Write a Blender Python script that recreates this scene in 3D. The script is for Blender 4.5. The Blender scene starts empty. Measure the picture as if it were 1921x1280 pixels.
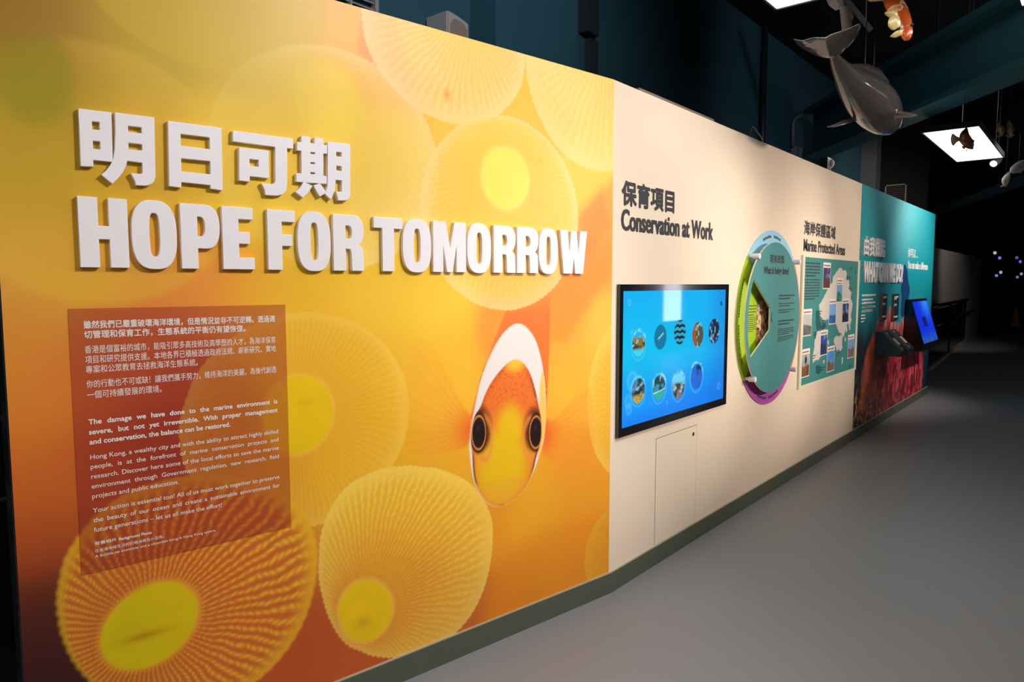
import bpy, bmesh, math, random
import numpy as np
from mathutils import Vector, Matrix

random.seed(7)
RNG = np.random.default_rng(11)
SC = bpy.context.scene
COL = SC.collection

# ------------------------------------------------------------------ camera
FPX, YAW, PITCH, ROLL, W1ANG = 1305.18, 0.700932, 0.0814145, -0.0003258, -0.1657708
EYE = np.array([0.0, 0.0, 1.5])
_f = np.array([-math.sin(YAW) * math.cos(PITCH), math.cos(YAW) * math.cos(PITCH), -math.sin(PITCH)])
_r = np.cross(_f, [0, 0, 1]); _r /= np.linalg.norm(_r)
_u = np.cross(_r, _f)
_c, _s = math.cos(ROLL), math.sin(ROLL)
_r, _u = _c * _r + _s * _u, -_s * _r + _c * _u
cam = bpy.data.cameras.new('camera')
cam.sensor_width = 36.0
cam.lens = FPX / 1921.0 * 36.0
cam.clip_start = 0.02
cam_o = bpy.data.objects.new('camera', cam)
COL.objects.link(cam_o)
cam_o.matrix_world = Matrix(((_r[0], _u[0], -_f[0], EYE[0]), (_r[1], _u[1], -_f[1], EYE[1]),
                             (_r[2], _u[2], -_f[2], EYE[2]), (0, 0, 0, 1)))
SC.camera = cam_o

# ------------------------------------------------------------------ world, exposure
wld = bpy.data.worlds.new('world'); SC.world = wld
wld.use_nodes = True
wld.node_tree.nodes['Background'].inputs[0].default_value = (0.5, 0.6, 0.7, 1)
wld.node_tree.nodes['Background'].inputs[1].default_value = 0.003
SC.view_settings.view_transform = 'Standard'
SC.view_settings.look = 'None'
SC.view_settings.exposure = 0.36
SC.view_settings.gamma = 1.0
SC.view_settings.use_curve_mapping = False

# ------------------------------------------------------------------ helpers: colour, materials
def lin(c, k=1.0):
    a = np.asarray(c, dtype=float) / 255.0
    return np.where(a <= 0.04045, a / 12.92, ((a + 0.055) / 1.055) ** 2.4) * k

def L4(c, k=1.0):
    v = lin(c, k)
    return (float(v[0]), float(v[1]), float(v[2]), 1.0)

def mat(name, rgb, rough=0.5, metal=0.0, emit=0.0, noise=0.0, nscale=8.0, coat=0.0, bump=0.0, bscale=200.0, alpha=None, stretch=None, spec=None):
    m = bpy.data.materials.new(name); m.use_nodes = True
    nt = m.node_tree; b = nt.nodes['Principled BSDF']
    b.inputs['Base Color'].default_value = L4(rgb)
    b.inputs['Roughness'].default_value = rough
    b.inputs['Metallic'].default_value = metal
    if spec is not None: b.inputs['Specular IOR Level'].default_value = spec
    if coat: b.inputs['Coat Weight'].default_value = coat; b.inputs['Coat Roughness'].default_value = 0.05
    if emit:
        b.inputs['Emission Color'].default_value = L4(rgb); b.inputs['Emission Strength'].default_value = emit
    tc = None
    if noise or bump:
        tc = nt.nodes.new('ShaderNodeTexCoord')
        mp = nt.nodes.new('ShaderNodeMapping'); nt.links.new(tc.outputs['Object'], mp.inputs[0])
        if stretch: mp.inputs['Scale'].default_value = stretch
    if noise:
        n = nt.nodes.new('ShaderNodeTexNoise'); n.inputs['Scale'].default_value = nscale; n.inputs['Detail'].default_value = 5
        nt.links.new(mp.outputs[0], n.inputs['Vector'])
        mx = nt.nodes.new('ShaderNodeMix'); mx.data_type = 'RGBA'
        c = lin(rgb)
        mx.inputs['A'].default_value = (*[float(x) for x in c * (1 - noise)], 1)
        mx.inputs['B'].default_value = (*[float(min(1, x)) for x in c * (1 + noise)], 1)
        nt.links.new(n.outputs['Fac'], mx.inputs['Factor']); nt.links.new(mx.outputs['Result'], b.inputs['Base Color'])
    if bump:
        n2 = nt.nodes.new('ShaderNodeTexNoise'); n2.inputs['Scale'].default_value = bscale; n2.inputs['Detail'].default_value = 3
        nt.links.new(mp.outputs[0], n2.inputs['Vector'])
        bp = nt.nodes.new('ShaderNodeBump'); bp.inputs['Strength'].default_value = bump; bp.inputs['Distance'].default_value = 0.002
        nt.links.new(n2.outputs['Fac'], bp.inputs['Height']); nt.links.new(bp.outputs[0], b.inputs['Normal'])
    if alpha is not None:
        b.inputs['Alpha'].default_value = alpha
    return m

def mat_print(name, rough=0.45, emit=False, grain=0.03):
    """printed or displayed picture: colour per point of a finely divided sheet, with a fine procedural grain"""
    m = bpy.data.materials.new(name); m.use_nodes = True
    nt = m.node_tree; b = nt.nodes['Principled BSDF']
    a = nt.nodes.new('ShaderNodeVertexColor'); a.layer_name = 'print'
    tc = nt.nodes.new('ShaderNodeTexCoord'); n = nt.nodes.new('ShaderNodeTexNoise')
    n.inputs['Scale'].default_value = 260; n.inputs['Detail'].default_value = 2
    nt.links.new(tc.outputs['Object'], n.inputs['Vector'])
    mr = nt.nodes.new('ShaderNodeMapRange'); mr.inputs['To Min'].default_value = 1 - grain; mr.inputs['To Max'].default_value = 1 + grain
    nt.links.new(n.outputs['Fac'], mr.inputs['Value'])
    vm = nt.nodes.new('ShaderNodeVectorMath'); vm.operation = 'SCALE'
    nt.links.new(a.outputs['Color'], vm.inputs[0]); nt.links.new(mr.outputs[0], vm.inputs['Scale'])
    b.inputs['Roughness'].default_value = rough
    if emit:
        b.inputs['Base Color'].default_value = (0.01, 0.01, 0.012, 1)
        nt.links.new(vm.outputs[0], b.inputs['Emission Color']); b.inputs['Emission Strength'].default_value = 1.0
    else:
        nt.links.new(vm.outputs[0], b.inputs['Base Color'])
    return m

def mat_glass(name, rgb=(190, 205, 205), mixf=0.25, rough=0.03):
    m = bpy.data.materials.new(name); m.use_nodes = True
    nt = m.node_tree; nt.nodes.clear()
    o = nt.nodes.new('ShaderNodeOutputMaterial'); t = nt.nodes.new('ShaderNodeBsdfTransparent'); g = nt.nodes.new('ShaderNodeBsdfGlossy')
    t.inputs[0].default_value = L4(rgb); g.inputs['Roughness'].default_value = rough
    fr = nt.nodes.new('ShaderNodeFresnel'); fr.inputs[0].default_value = 1.5
    mx = nt.nodes.new('ShaderNodeMixShader'); nt.links.new(fr.outputs[0], mx.inputs[0])
    nt.links.new(t.outputs[0], mx.inputs[1]); nt.links.new(g.outputs[0], mx.inputs[2]); nt.links.new(mx.outputs[0], o.inputs[0])
    return m

# ------------------------------------------------------------------ helpers: rays and frames
def ray(px, py):
    a = (px - 960.5) / FPX; b = -(py - 640.0) / FPX
    return _f + a * _r + b * _u
def at(px, py, depth):                        # point seen at a photo position, depth metres ahead of the camera
    return EYE + ray(px, py) * depth
def on_x(px, py, X):
    v = ray(px, py); return EYE + v * ((X - EYE[0]) / v[0])
def on_y(px, py, Y):
    v = ray(px, py); return EYE + v * ((Y - EYE[1]) / v[1])
def on_z(px, py, Z):
    v = ray(px, py); return EYE + v * ((Z - EYE[2]) / v[2])

CORNER = np.array([-1.7549, 2.8177, 0.0])
class Frame:
    """a: along the wall, b: up, c: out of the wall"""
    def __init__(s, o, right):
        s.o = np.array(o, float); s.r = np.array(right, float); s.r /= np.linalg.norm(s.r)
        s.n = np.cross(s.r, [0, 0, 1.0])
    def p(s, a, b, c=0.0):
        return s.o + s.r * a + s.n * c + np.array([0, 0, b])
    def px(s, px, py, off=0.0):
        v = ray(px, py); k = (s.n @ (s.o - EYE) + off) / (s.n @ v); q = EYE + v * k
        return float((q - s.o) @ s.r), float(q[2])
W1 = Frame(CORNER, (-math.sin(W1ANG), math.cos(W1ANG), 0))
W2 = Frame(CORNER, (0, 1, 0))
S_END, FAR, TOPZ, BASEZ = -2.332, 10.925 - 2.8177, 2.435, 0.099

# ------------------------------------------------------------------ helpers: objects
def tag(o, label=None, cat=None, group=None, kind=None):
    if label: o['label'] = label
    if cat: o['category'] = cat
    if group: o['group'] = group
    if kind: o['kind'] = kind
    return o

def empty(name, loc, label, cat, group=None):
    o = bpy.data.objects.new(name, None); COL.objects.link(o)
    o.location = [float(x) for x in loc]; o.empty_display_size = 0.1
    return tag(o, label, cat, group)

def link(name, me, m, parent=None, smooth=False):
    o = bpy.data.objects.new(name, me); COL.objects.link(o)
    if m is not None and not me.materials: me.materials.append(m)
    if parent is not None:
        o.parent = parent
        o.matrix_parent_inverse = Matrix.Translation(parent_loc(parent)).inverted()
    if smooth:
        me.polygons.foreach_set('use_smooth', [True] * len(me.polygons))
    return o
def parent_loc(p):
    v = Vector((0, 0, 0))
    if p.type == 'EMPTY': v = v + Vector(p.location)
    return v

class MB:
    def __init__(s): s.v = []; s.f = []
    def add(s, vs, fs):
        n = len(s.v); s.v += [tuple(float(x) for x in q) for q in vs]; s.f += [tuple(i + n for i in f) for f in fs]
        return s
    def hexa(s, q):
        return s.add(q, [(0, 3, 2, 1), (4, 5, 6, 7), (0, 1, 5, 4), (1, 2, 6, 5), (2, 3, 7, 6), (3, 0, 4, 7)])
    def box(s, fr, a0, a1, b0, b1, c0, c1):
        return s.hexa([fr.p(a0, b0, c0), fr.p(a1, b0, c0), fr.p(a1, b0, c1), fr.p(a0, b0, c1),
                       fr.p(a0, b1, c0), fr.p(a1, b1, c0), fr.p(a1, b1, c1), fr.p(a0, b1, c1)])
    def wbox(s, x0, x1, y0, y1, z0, z1):
        return s.hexa([(x0, y0, z0), (x1, y0, z0), (x1, y1, z0), (x0, y1, z0), (x0, y0, z1), (x1, y0, z1), (x1, y1, z1), (x0, y1, z1)])
    def prism(s, foot, z0, z1):
        n = len(foot)
        return s.add([(x, y, z0) for x, y in foot] + [(x, y, z1) for x, y in foot],
                     [tuple(range(n - 1, -1, -1)), tuple(range(n, 2 * n))] + [(i, (i + 1) % n, n + (i + 1) % n, n + i) for i in range(n)])
    def tube(s, pts, r, n=8):
        pts = [np.array(p, float) for p in pts]; rs = r if hasattr(r, '__len__') else [r] * len(pts)
        vs = []; up = None
        for i, p in enumerate(pts):
            t = pts[min(i + 1, len(pts) - 1)] - pts[max(i - 1, 0)]; t /= np.linalg.norm(t)
            if up is None:
                up = np.cross(t, [0, 0, 1]) if abs(t[2]) < 0.9 else np.cross(t, [1, 0, 0])
            up = up - t * (up @ t); up /= np.linalg.norm(up); w = np.cross(t, up)
            vs += [p + rs[i] * (math.cos(k * 2 * math.pi / n) * up + math.sin(k * 2 * math.pi / n) * w) for k in range(n)]
        fs = [(i * n + k, i * n + (k + 1) % n, (i + 1) * n + (k + 1) % n, (i + 1) * n + k) for i in range(len(pts) - 1) for k in range(n)]
        fs += [tuple(range(n - 1, -1, -1)), tuple((len(pts) - 1) * n + k for k in range(n))]
        return s.add(vs, fs)
    def build(s, name, m, parent=None, smooth=False, bevel=0.0, seg=2):
        me = bpy.data.meshes.new(name); me.from_pydata(s.v, [], s.f)
        bm = bmesh.new(); bm.from_mesh(me)
        bmesh.ops.recalc_face_normals(bm, faces=bm.faces)
        if bevel:
            bmesh.ops.bevel(bm, geom=[e for e in bm.edges if e.is_manifold and e.calc_face_angle(0) > 0.5], offset=bevel, segments=seg, affect='EDGES')
        bm.to_mesh(me); bm.free()
        return link(name, me, m, parent, smooth)

def curve_mesh(loops, depth, bevel=0.0):
    """filled 2D outlines (holes by even-odd), extruded; returns verts (x, y, z 0..depth) and faces"""
    cu = bpy.data.curves.new('outline', 'CURVE'); cu.dimensions = '2D'; cu.fill_mode = 'BOTH'
    cu.extrude = max(depth / 2 - bevel, 0); cu.bevel_depth = bevel; cu.bevel_resolution = 1
    for lp in loops:
        sp = cu.splines.new('POLY'); sp.points.add(len(lp) - 1); sp.use_cyclic_u = True
        for i, (x, y) in enumerate(lp): sp.points[i].co = (x, y, 0, 1)
    o = bpy.data.objects.new('outline', cu); COL.objects.link(o)
    return _grab(o, cu, depth / 2)

def _grab(o, cu, dz=0.0):
    dg = bpy.context.evaluated_depsgraph_get(); dg.update()
    me = o.evaluated_get(dg).to_mesh()
    v = np.empty(len(me.vertices) * 3); me.vertices.foreach_get('co', v); v = v.reshape(-1, 3); v[:, 2] += dz
    f = [tuple(p.vertices) for p in me.polygons]
    o.evaluated_get(dg).to_mesh_clear()
    bpy.data.objects.remove(o); bpy.data.curves.remove(cu)
    return v, f

_tc = {}
def text2d(txt, bold=0.0, space=1.0, word=1.0):
    key = (txt, bold, space, word)
    if key not in _tc:
        cu = bpy.data.curves.new('text', 'FONT'); cu.body = txt; cu.offset = bold; cu.resolution_u = 3
        cu.space_character = space; cu.space_word = word
        o = bpy.data.objects.new('text', cu); COL.objects.link(o)
        _tc[key] = _grab(o, cu)
    return _tc[key]
CAPH = text2d('H')[0][:, 1].max()

def put_text(mb, fr, txt, a0, base, cap, c, a1=None, fit='scale', bold=0.0, depth=0.0, cap_of=None):
    """one line on a wall frame: starts at a0, baseline height base, capitals cap high, ends at a1"""
    k = cap / (CAPH if cap_of is None else cap_of)
    v, f = text2d(txt, bold)
    kx = k
    if a1 is not None:
        w = v[:, 0].max() - v[:, 0].min()
        if fit == 'scale' or ' ' not in txt:
            kx = (a1 - a0) / w
        else:
            v2, _ = text2d(txt, bold, 1.0, 2.0); w2 = v2[:, 0].max() - v2[:, 0].min()
            v, f = text2d(txt, bold, 1.0, max(0.3, 1 + ((a1 - a0) / k - w) / (w2 - w)))
    x0 = v[:, 0].min()
    P = [fr.p(a0 + (x - x0) * kx, base + y * k, c) for x, y, z in v]
    if not depth:
        mb.add(P, f); return
    Q = [fr.p(a0 + (x - x0) * kx, base + y * k, c - depth) for x, y, z in v]
    cnt = {}
    for q in f:
        for i in range(len(q)):
            e = frozenset((q[i], q[(i + 1) % len(q)])); cnt[e] = cnt.get(e, 0) + 1
    n = len(v)
    sides = [(q[(i + 1) % len(q)], q[i], q[i] + n, q[(i + 1) % len(q)] + n) for q in f for i in range(len(q))
             if cnt[frozenset((q[i], q[(i + 1) % len(q)]))] == 1]
    mb.add(P + Q, list(f) + sides)

def put_latin(mb, fr, txt, a0, a1, b0, b1, c, bold):
    """condensed heavy lettering: strokes widened sideways"""
    w = text2d(txt, .02)[0]; w = w[:, 0].max() - w[:, 0].min(); h = (a1 - a0) / w * bold
    for i, o in enumerate((-1, -.5, 0, .5, 1)): put_text(mb, fr, txt, a0 + h + o * h, b0, b1 - b0, c + i * 4e-5, a1 - h + o * h, bold=.02)
def put_han(mb, fr, txt, a0, a1, b0, b1, c, bold):
    """heavy Chinese printing: thin strokes struck several times side by side"""
    v, f = text2d(txt); w = v[:, 0].max() - v[:, 0].min(); h = v[:, 1].max() - v[:, 1].min()
    dx = (a1 - a0) / w * bold; dy = (b1 - b0) / h * bold
    kx = (a1 - a0 - 2 * dx) / w; ky = (b1 - b0 - 2 * dy) / h
    for i, (ox, oy) in enumerate([(-1, 0), (1, 0), (0, -1), (0, 1), (-.7, -.7), (.7, .7), (-.7, .7), (.7, -.7), (0, 0)]):
        mb.add([fr.p(a0 + dx + (x - v[:, 0].min()) * kx + ox * dx, b0 + dy + (y - v[:, 1].min()) * ky + oy * dy, c + i * 4e-5) for x, y, z in v], f)
def sheet(name, fr, a0, a1, b0, b1, c0, c1, na, nb, colour, m, parent=None):
    """thin board whose front is divided na x nb and coloured by colour(A, B) -> linear rgb"""
    A, B = np.meshgrid(np.linspace(a0, a1, na), np.linspace(b0, b1, nb))
    rgb = np.clip(colour(A, B), 0, 4).reshape(-1, 3)
    P = fr.o[None] + A.reshape(-1, 1) * fr.r + np.array([0, 0, 1.0]) * B.reshape(-1, 1) + fr.n * c1
    n = na * nb
    back = np.array([fr.p(a0, b0, c0), fr.p(a1, b0, c0), fr.p(a1, b1, c0), fr.p(a0, b1, c0)])
    V = np.vstack([P, back])
    i = (np.arange(nb - 1)[:, None] * na + np.arange(na - 1)[None]).reshape(-1)
    Q = np.stack([i, i + 1, i + na + 1, i + na], 1)
    k = [0, na - 1, n - 1, n - na]
    extra = np.array([[n, n + 3, n + 2, n + 1], [k[0], n, n + 1, k[1]], [k[1], n + 1, n + 2, k[2]], [k[2], n + 2, n + 3, k[3]], [k[3], n + 3, n, k[0]]])
    Q = np.vstack([Q, extra]).astype(np.int32)
    me = bpy.data.meshes.new(name)
    me.vertices.add(len(V)); me.vertices.foreach_set('co', V.astype(np.float32).reshape(-1))
    me.loops.add(Q.size); me.loops.foreach_set('vertex_index', Q.reshape(-1))
    me.polygons.add(len(Q)); me.polygons.foreach_set('loop_start', np.arange(0, Q.size, 4, dtype=np.int32))
    me.update(calc_edges=True)
    at_ = me.color_attributes.new('print', 'FLOAT_COLOR', 'POINT')
    full = np.ones((len(V), 4), np.float32); full[:n, :3] = rgb; full[n:, :3] = rgb[k]
    at_.data.foreach_set('color', full.reshape(-1))
    return link(name, me, m, parent)

# noise and shapes used for the printed pictures
def vnoise(x, y, seed):
    r = np.random.default_rng(seed).random((64, 64))
    xi = np.floor(x).astype(int); yi = np.floor(y).astype(int); fx = x - xi; fy = y - yi
    fx = fx * fx * (3 - 2 * fx); fy = fy * fy * (3 - 2 * fy)
    g = lambda i, j: r[i % 64, j % 64]
    return (g(xi, yi) * (1 - fx) + g(xi + 1, yi) * fx) * (1 - fy) + (g(xi, yi + 1) * (1 - fx) + g(xi + 1, yi + 1) * fx) * fy
def fbm(x, y, seed, o=4):
    return sum(vnoise(x * 2 ** i, y * 2 ** i, seed + i) * 0.5 ** i for i in range(o)) / sum(0.5 ** i for i in range(o))
def sst(a, b, x):
    t = np.clip((x - a) / (b - a), 0, 1); return t * t * (3 - 2 * t)
def sdist(A, B, poly):
    """signed distance to a polygon, negative inside"""
    d = np.full(A.shape, 1e9); ins = np.zeros(A.shape, bool); n = len(poly)
    for i in range(n):
        x0, y0 = poly[i]; x1, y1 = poly[(i + 1) % n]; ex, ey = x1 - x0, y1 - y0
        wx, wy = A - x0, B - y0
        t = np.clip((wx * ex + wy * ey) / (ex * ex + ey * ey + 1e-12), 0, 1)
        d = np.minimum(d, (wx - ex * t) ** 2 + (wy - ey * t) ** 2)
        c = ((y0 <= B) & (y1 > B)) | ((y1 <= B) & (y0 > B))
        with np.errstate(divide='ignore', invalid='ignore'):
            ins ^= c & (A < x0 + (B - y0) / (ey if ey else 1e-12) * ex)
    d = np.sqrt(d); return np.where(ins, -d, d)
def smooth_poly(pts, k=3):
    p = np.array(pts, float)
    for _ in range(k):
        q = np.roll(p, -1, 0); p = np.stack([p * .75 + q * .25, p * .25 + q * .75], 1).reshape(-1, 2)
    return p
def mixc(C, col, m):
    return C + (np.asarray(col) - C) * m[..., None]

#@@LIGHTS@@
# ------------------------------------------------------------------ the lamps of the hall (long ceiling panels)
M_LFRAME = mat('lamp frame', (30, 30, 32), 0.5)
HZ = 3.0
PQ = on_z(1917.5, 12, HZ)
PANELS = [  # x0, x1, y0, y1, strength, label
    (-1.437, -0.97, 1.75, 3.955, 3.0, 'long white glowing ceiling panel at the top edge, nearest the koi'),
    (-1.437, -0.97, 8.05, 10.22, 1.7, 'white glowing ceiling panel behind the hanging striped orange fish'),
    (0.55, 1.05, -1.6, 0.6, 6.5, 'white glowing ceiling panel added for fill behind the viewer'),  # out of view, added as general fill light
    (PQ[0], PQ[0] + .47, PQ[1] - 2.2, PQ[1], 8.0, 'white glowing ceiling panel just clipped by the top right corner'),
    (-1.0, -0.5, -2.4, -0.2, 6.0, 'white glowing ceiling panel added out of view nearest the near end of the mural wall'),  # another unseen panel, added to fill the near end with light
]
for i, (x0, x1, y0, y1, st, lb) in enumerate(PANELS):
    e = empty('ceiling_light', ((x0 + x1) / 2, (y0 + y1) / 2, HZ), lb, 'ceiling light', 'long panel lights under the ceiling')
    fb = MB(); t = 0.012
    for q in ((x0 - t, x1 + t, y0 - t, y0), (x0 - t, x1 + t, y1, y1 + t), (x0 - t, x0, y0, y1), (x1, x1 + t, y0, y1)):
        fb.wbox(*q, HZ, HZ + 0.06)
    fb.wbox(x0, x1, y0, y1, HZ + 0.045, HZ + 0.06)
    fr_ = fb.build('frame', M_LFRAME, e)
    MB().wbox(x0, x1, y0, y1, HZ + 0.006, HZ + 0.02).build('diffuser', mat('lamp diffuser %d' % i, (255, 253, 251), 0.6, emit=st), e)
    for xx in (x0 + .06, x1 - .06):
        for yy in (y0 + .2, y1 - .2): MB().tube([(xx, yy, HZ + .06), (xx, yy, 4.5)], 0.003, 6).build('hanging_rod', M_LFRAME, e)
# unseen track spotlights added to brighten the display wall and the hall behind it
SPOTS = [  # lamp position, aim, watts, half angle, colour
    ((0.75, 2.2, 3.6), (-2.15, 0.55, 0.7), 262, 42, (250, 250, 255)),
    ((0.95, 3.2, 3.6), (-1.95, 1.5, 0.1), 120, 30, (255, 250, 248)),
    ((3.2, 5.0, 2.6), (-1.75, 3.4, 1.45), 520, 17, (255, 248, 240)),
    ((3.2, 6.6, 2.6), (-1.75, 5.0, 1.4), 620, 17, (255, 240, 226)),
    ((3.0, 8.2, 2.6), (-1.75, 6.5, 1.45), 590, 18, (255, 240, 226)),
    ((0.6, 10.1, 3.4), (-1.75, 9.9, 1.8), 390, 33, (255, 252, 248)),
    ((0.3, 1.4, 4.1), (-3.2, 3.1, 3.5), 210, 30, (235, 245, 255)),
    ((-0.4, 8.6, 3.9), (-2.9, 12.3, 2.7), 260, 17, (255, 246, 236)),
    ((0.4, 5.0, 4.0), (-1.6, 8.2, 3.5), 80, 34, (235, 245, 255)),
    ((-0.6, 16.5, 3.9), (-2.5, 18.5, 1.9), 150, 28, (255, 246, 236)),
]
M_SPOT = mat('black lamp body', (20, 20, 22), 0.5)
for i, (pos, aim, watt, half, rgb) in enumerate(SPOTS):
    e = empty('track_spotlight', pos, 'unseen black track spotlight added over the open side of the hall', 'spotlight', 'added black track spotlights')
    p = np.array(pos); d = np.array(aim) - p; d /= np.linalg.norm(d)
    MB().tube([p - d * .17, p - d * .02], .055, 16).build('lamp_body', M_SPOT, e)
    MB().tube([p - d * .1, (p[0], p[1], 4.49)], .01, 6).build('hanging_rod', M_SPOT, e)
    ld = bpy.data.lights.new('spot', 'SPOT'); ld.energy = watt; ld.spot_size = math.radians(half * 2); ld.spot_blend = 0.9
    ld.shadow_soft_size = 0.14; ld.color = [float(v) for v in lin(rgb)]
    lo = bpy.data.objects.new('lamp', ld); COL.objects.link(lo)
    lo.location = [float(v) for v in p]; lo.rotation_euler = Vector([float(v) for v in d]).to_track_quat('-Z', 'Y').to_euler()
    lo.parent = e; lo.matrix_parent_inverse = Matrix.Translation(Vector(pos)).inverted()
#@@END@@

# ------------------------------------------------------------------ structure
M_FLOOR = mat('grey vinyl floor', (122, 121, 122), 0.45, noise=0.05, nscale=1.2, bump=0.05, bscale=300, spec=0.35)
M_BEIGE = mat('beige painted board', (233, 212, 187), 0.55, noise=0.012, nscale=3, bump=0.02, bscale=150)
M_TEALW = mat('dark teal paint', (52, 96, 110), 0.6, noise=0.08, nscale=1.5)
M_BLACK = mat('black ceiling paint', (14, 17, 19), 0.8, noise=0.1)
M_DARK = mat('near black paint', (9, 10, 11), 0.7, noise=0.1)
M_BASE = mat('olive green skirting', (82, 86, 68), 0.45, noise=0.05)
M_LIP = mat('pale metal lip', (176, 166, 140), 0.4)
M_WHITE = mat('white acrylic', (236, 228, 226), 0.4)
M_WTEXT = mat('white print', (232, 222, 212), 0.6)
M_BTEXT = mat('charcoal vinyl lettering', (45, 43, 45), 0.6)
M_BLKPL = mat('black plastic', (14, 14, 16), 0.25, coat=0.6)
M_STEEL = mat('brushed steel', (150, 150, 150), 0.3, metal=1.0)
M_GREYM = mat('grey painted metal', (95, 98, 102), 0.5)

def struct(mb, name, m, **k):
    return tag(mb.build(name, m, **k), kind='structure')
struct(MB().wbox(-7.0, 4.5, -5.0, 34.0, -0.1, 0.0), 'floor', M_FLOOR)
struct(MB().wbox(-7.0, 4.5, -5.0, 34.0, 4.5, 4.6), 'ceiling', M_BLACK)
e1 = W1.p(S_END, 0); e1b = W1.p(S_END, 0, -0.16); cb = CORNER + np.array([-0.16, -0.013, 0]); f2 = W2.p(FAR, 0); f2b = W2.p(FAR, 0, -0.16)
struct(MB().prism([tuple(q[:2]) for q in (e1, CORNER, f2, f2b, cb, e1b)], 0, TOPZ), 'wall_left', M_BEIGE)
struct(MB().box(W1, S_END - .004, S_END - .0005, 0, TOPZ, -.16, .003), 'trim_2', mat('dark edge strip', (12, 14, 18), .4))
# skirting following the bend
def strip(c, z0, z1, name, m):
    a = W1.p(S_END, 0, 0.0); b = CORNER; d = f2
    nn = (W1.n + W2.n) / np.linalg.norm(W1.n + W2.n)
    foot = [a, b, d, d + W2.n * c, b + nn * c * 1.004, a + W1.n * c]
    struct(MB().prism([tuple(q[:2]) for q in foot], z0, z1), name, m)
strip(0.009, 0.0, BASEZ, 'baseboard_left', M_BASE)
strip(0.0075, BASEZ, BASEZ + 0.006, 'trim_1', M_LIP)
BX = -3.2
wb = MB().wbox(BX - 0.1, BX, -5.0, 13.6, 0, 4.5)
struct(wb, 'wall_back', M_TEALW)

# ------------------------------------------------------------------ the yellow anemone mural
def P1(pts): return [W1.px(x, y, 0.003) for x, y in pts]
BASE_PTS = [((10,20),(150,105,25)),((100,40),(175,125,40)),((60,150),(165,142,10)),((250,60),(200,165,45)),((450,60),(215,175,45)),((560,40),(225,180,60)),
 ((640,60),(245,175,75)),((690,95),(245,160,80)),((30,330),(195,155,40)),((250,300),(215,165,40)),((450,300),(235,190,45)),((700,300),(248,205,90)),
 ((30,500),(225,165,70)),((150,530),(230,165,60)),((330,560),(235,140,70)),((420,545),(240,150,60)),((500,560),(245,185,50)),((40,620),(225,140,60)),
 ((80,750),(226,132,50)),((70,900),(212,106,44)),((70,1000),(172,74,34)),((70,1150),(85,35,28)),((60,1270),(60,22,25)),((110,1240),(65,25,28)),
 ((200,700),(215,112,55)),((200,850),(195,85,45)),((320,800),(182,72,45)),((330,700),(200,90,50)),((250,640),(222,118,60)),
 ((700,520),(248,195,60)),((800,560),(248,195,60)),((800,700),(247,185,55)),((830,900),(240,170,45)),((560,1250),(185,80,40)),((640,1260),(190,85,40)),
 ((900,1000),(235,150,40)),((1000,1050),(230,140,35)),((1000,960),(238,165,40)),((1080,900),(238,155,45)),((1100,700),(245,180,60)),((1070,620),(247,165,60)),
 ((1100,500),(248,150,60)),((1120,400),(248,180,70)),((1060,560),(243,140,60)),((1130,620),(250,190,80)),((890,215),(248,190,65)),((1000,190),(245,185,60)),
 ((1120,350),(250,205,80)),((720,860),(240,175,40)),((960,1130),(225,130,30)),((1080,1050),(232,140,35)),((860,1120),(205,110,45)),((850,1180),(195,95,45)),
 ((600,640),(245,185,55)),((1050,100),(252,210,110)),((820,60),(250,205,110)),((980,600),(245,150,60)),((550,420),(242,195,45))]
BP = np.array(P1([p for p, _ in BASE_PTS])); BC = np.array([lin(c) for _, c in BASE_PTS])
#   centre, right edge, bottom edge, tip centre, tip right, tip bottom, colours tip/inner/outer/rim, ridges, contrast, edge softness, opacity, ridge colour
BUB = [
 ((400,-40),(612,-40),(400,135),None,0,0,None,(206,168,30),(220,180,44),(220,180,44),60,.12,.012,.55,(200,150,55)),
 ((190,330),(445,330),(190,572),(62,140),(138,140),(62,234),(160,142,2),(205,160,34),(228,178,58),(236,190,66),80,.12,.02,.55,(215,150,50)),
 ((630,300),(822,300),(630,505),(612,185),(677,185),(612,256),(240,205,45),(238,190,60),(249,215,125),(250,225,150),90,.3,.006,.75,(246,195,85)),
 ((1120,140),(985,140),(1120,322),(1140,60),(1150,60),(1140,72),(250,205,95),(250,205,95),(250,222,140),(252,225,150),84,.45,.004,.8,(247,195,90)),
 ((845,70),(985,70),(845,231),(880,20),(900,20),(880,40),(245,195,80),(246,198,85),(250,217,142),(251,224,155),84,.45,.004,.85,(243,180,75)),
 ((950,402),(1084,402),(950,582),(948,335),(991,335),(948,393),(250,224,92),(249,200,68),(250,210,105),(252,224,150),92,.35,.003,.85,(245,185,75)),
 ((575,790),(767,790),(575,990),(560,778),(623,778),(560,850),(240,197,14),(240,175,42),(245,190,60),(250,205,95),92,.3,.003,.85,(228,150,45)),
 ((1178,745),(1101,745),(1178,895),(1200,745),(1210,745),(1200,760),(245,190,60),(243,180,55),(246,195,75),(250,210,110),70,.35,.003,.85,(238,165,55)),
 ((1160,1030),(1096,1030),(1160,1115),(1180,1030),(1190,1030),(1180,1045),(230,160,40),(228,150,35),(230,165,45),(232,175,60),60,.3,.003,.85,(222,140,35)),
 ((352,1092),(598,1092),(352,1292),(283,1173),(369,1173),(283,1253),(214,186,0),(236,146,56),(248,176,52),(242,188,34),72,1.0,.008,.92,(200,88,42)),
 ((759,1052),(926,1052),(759,1237),(683,1147),(737,1147),(683,1211),(240,198,6),(244,170,46),(255,214,86),(255,222,112),96,.42,.003,.88,(224,138,40)),
]
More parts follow.
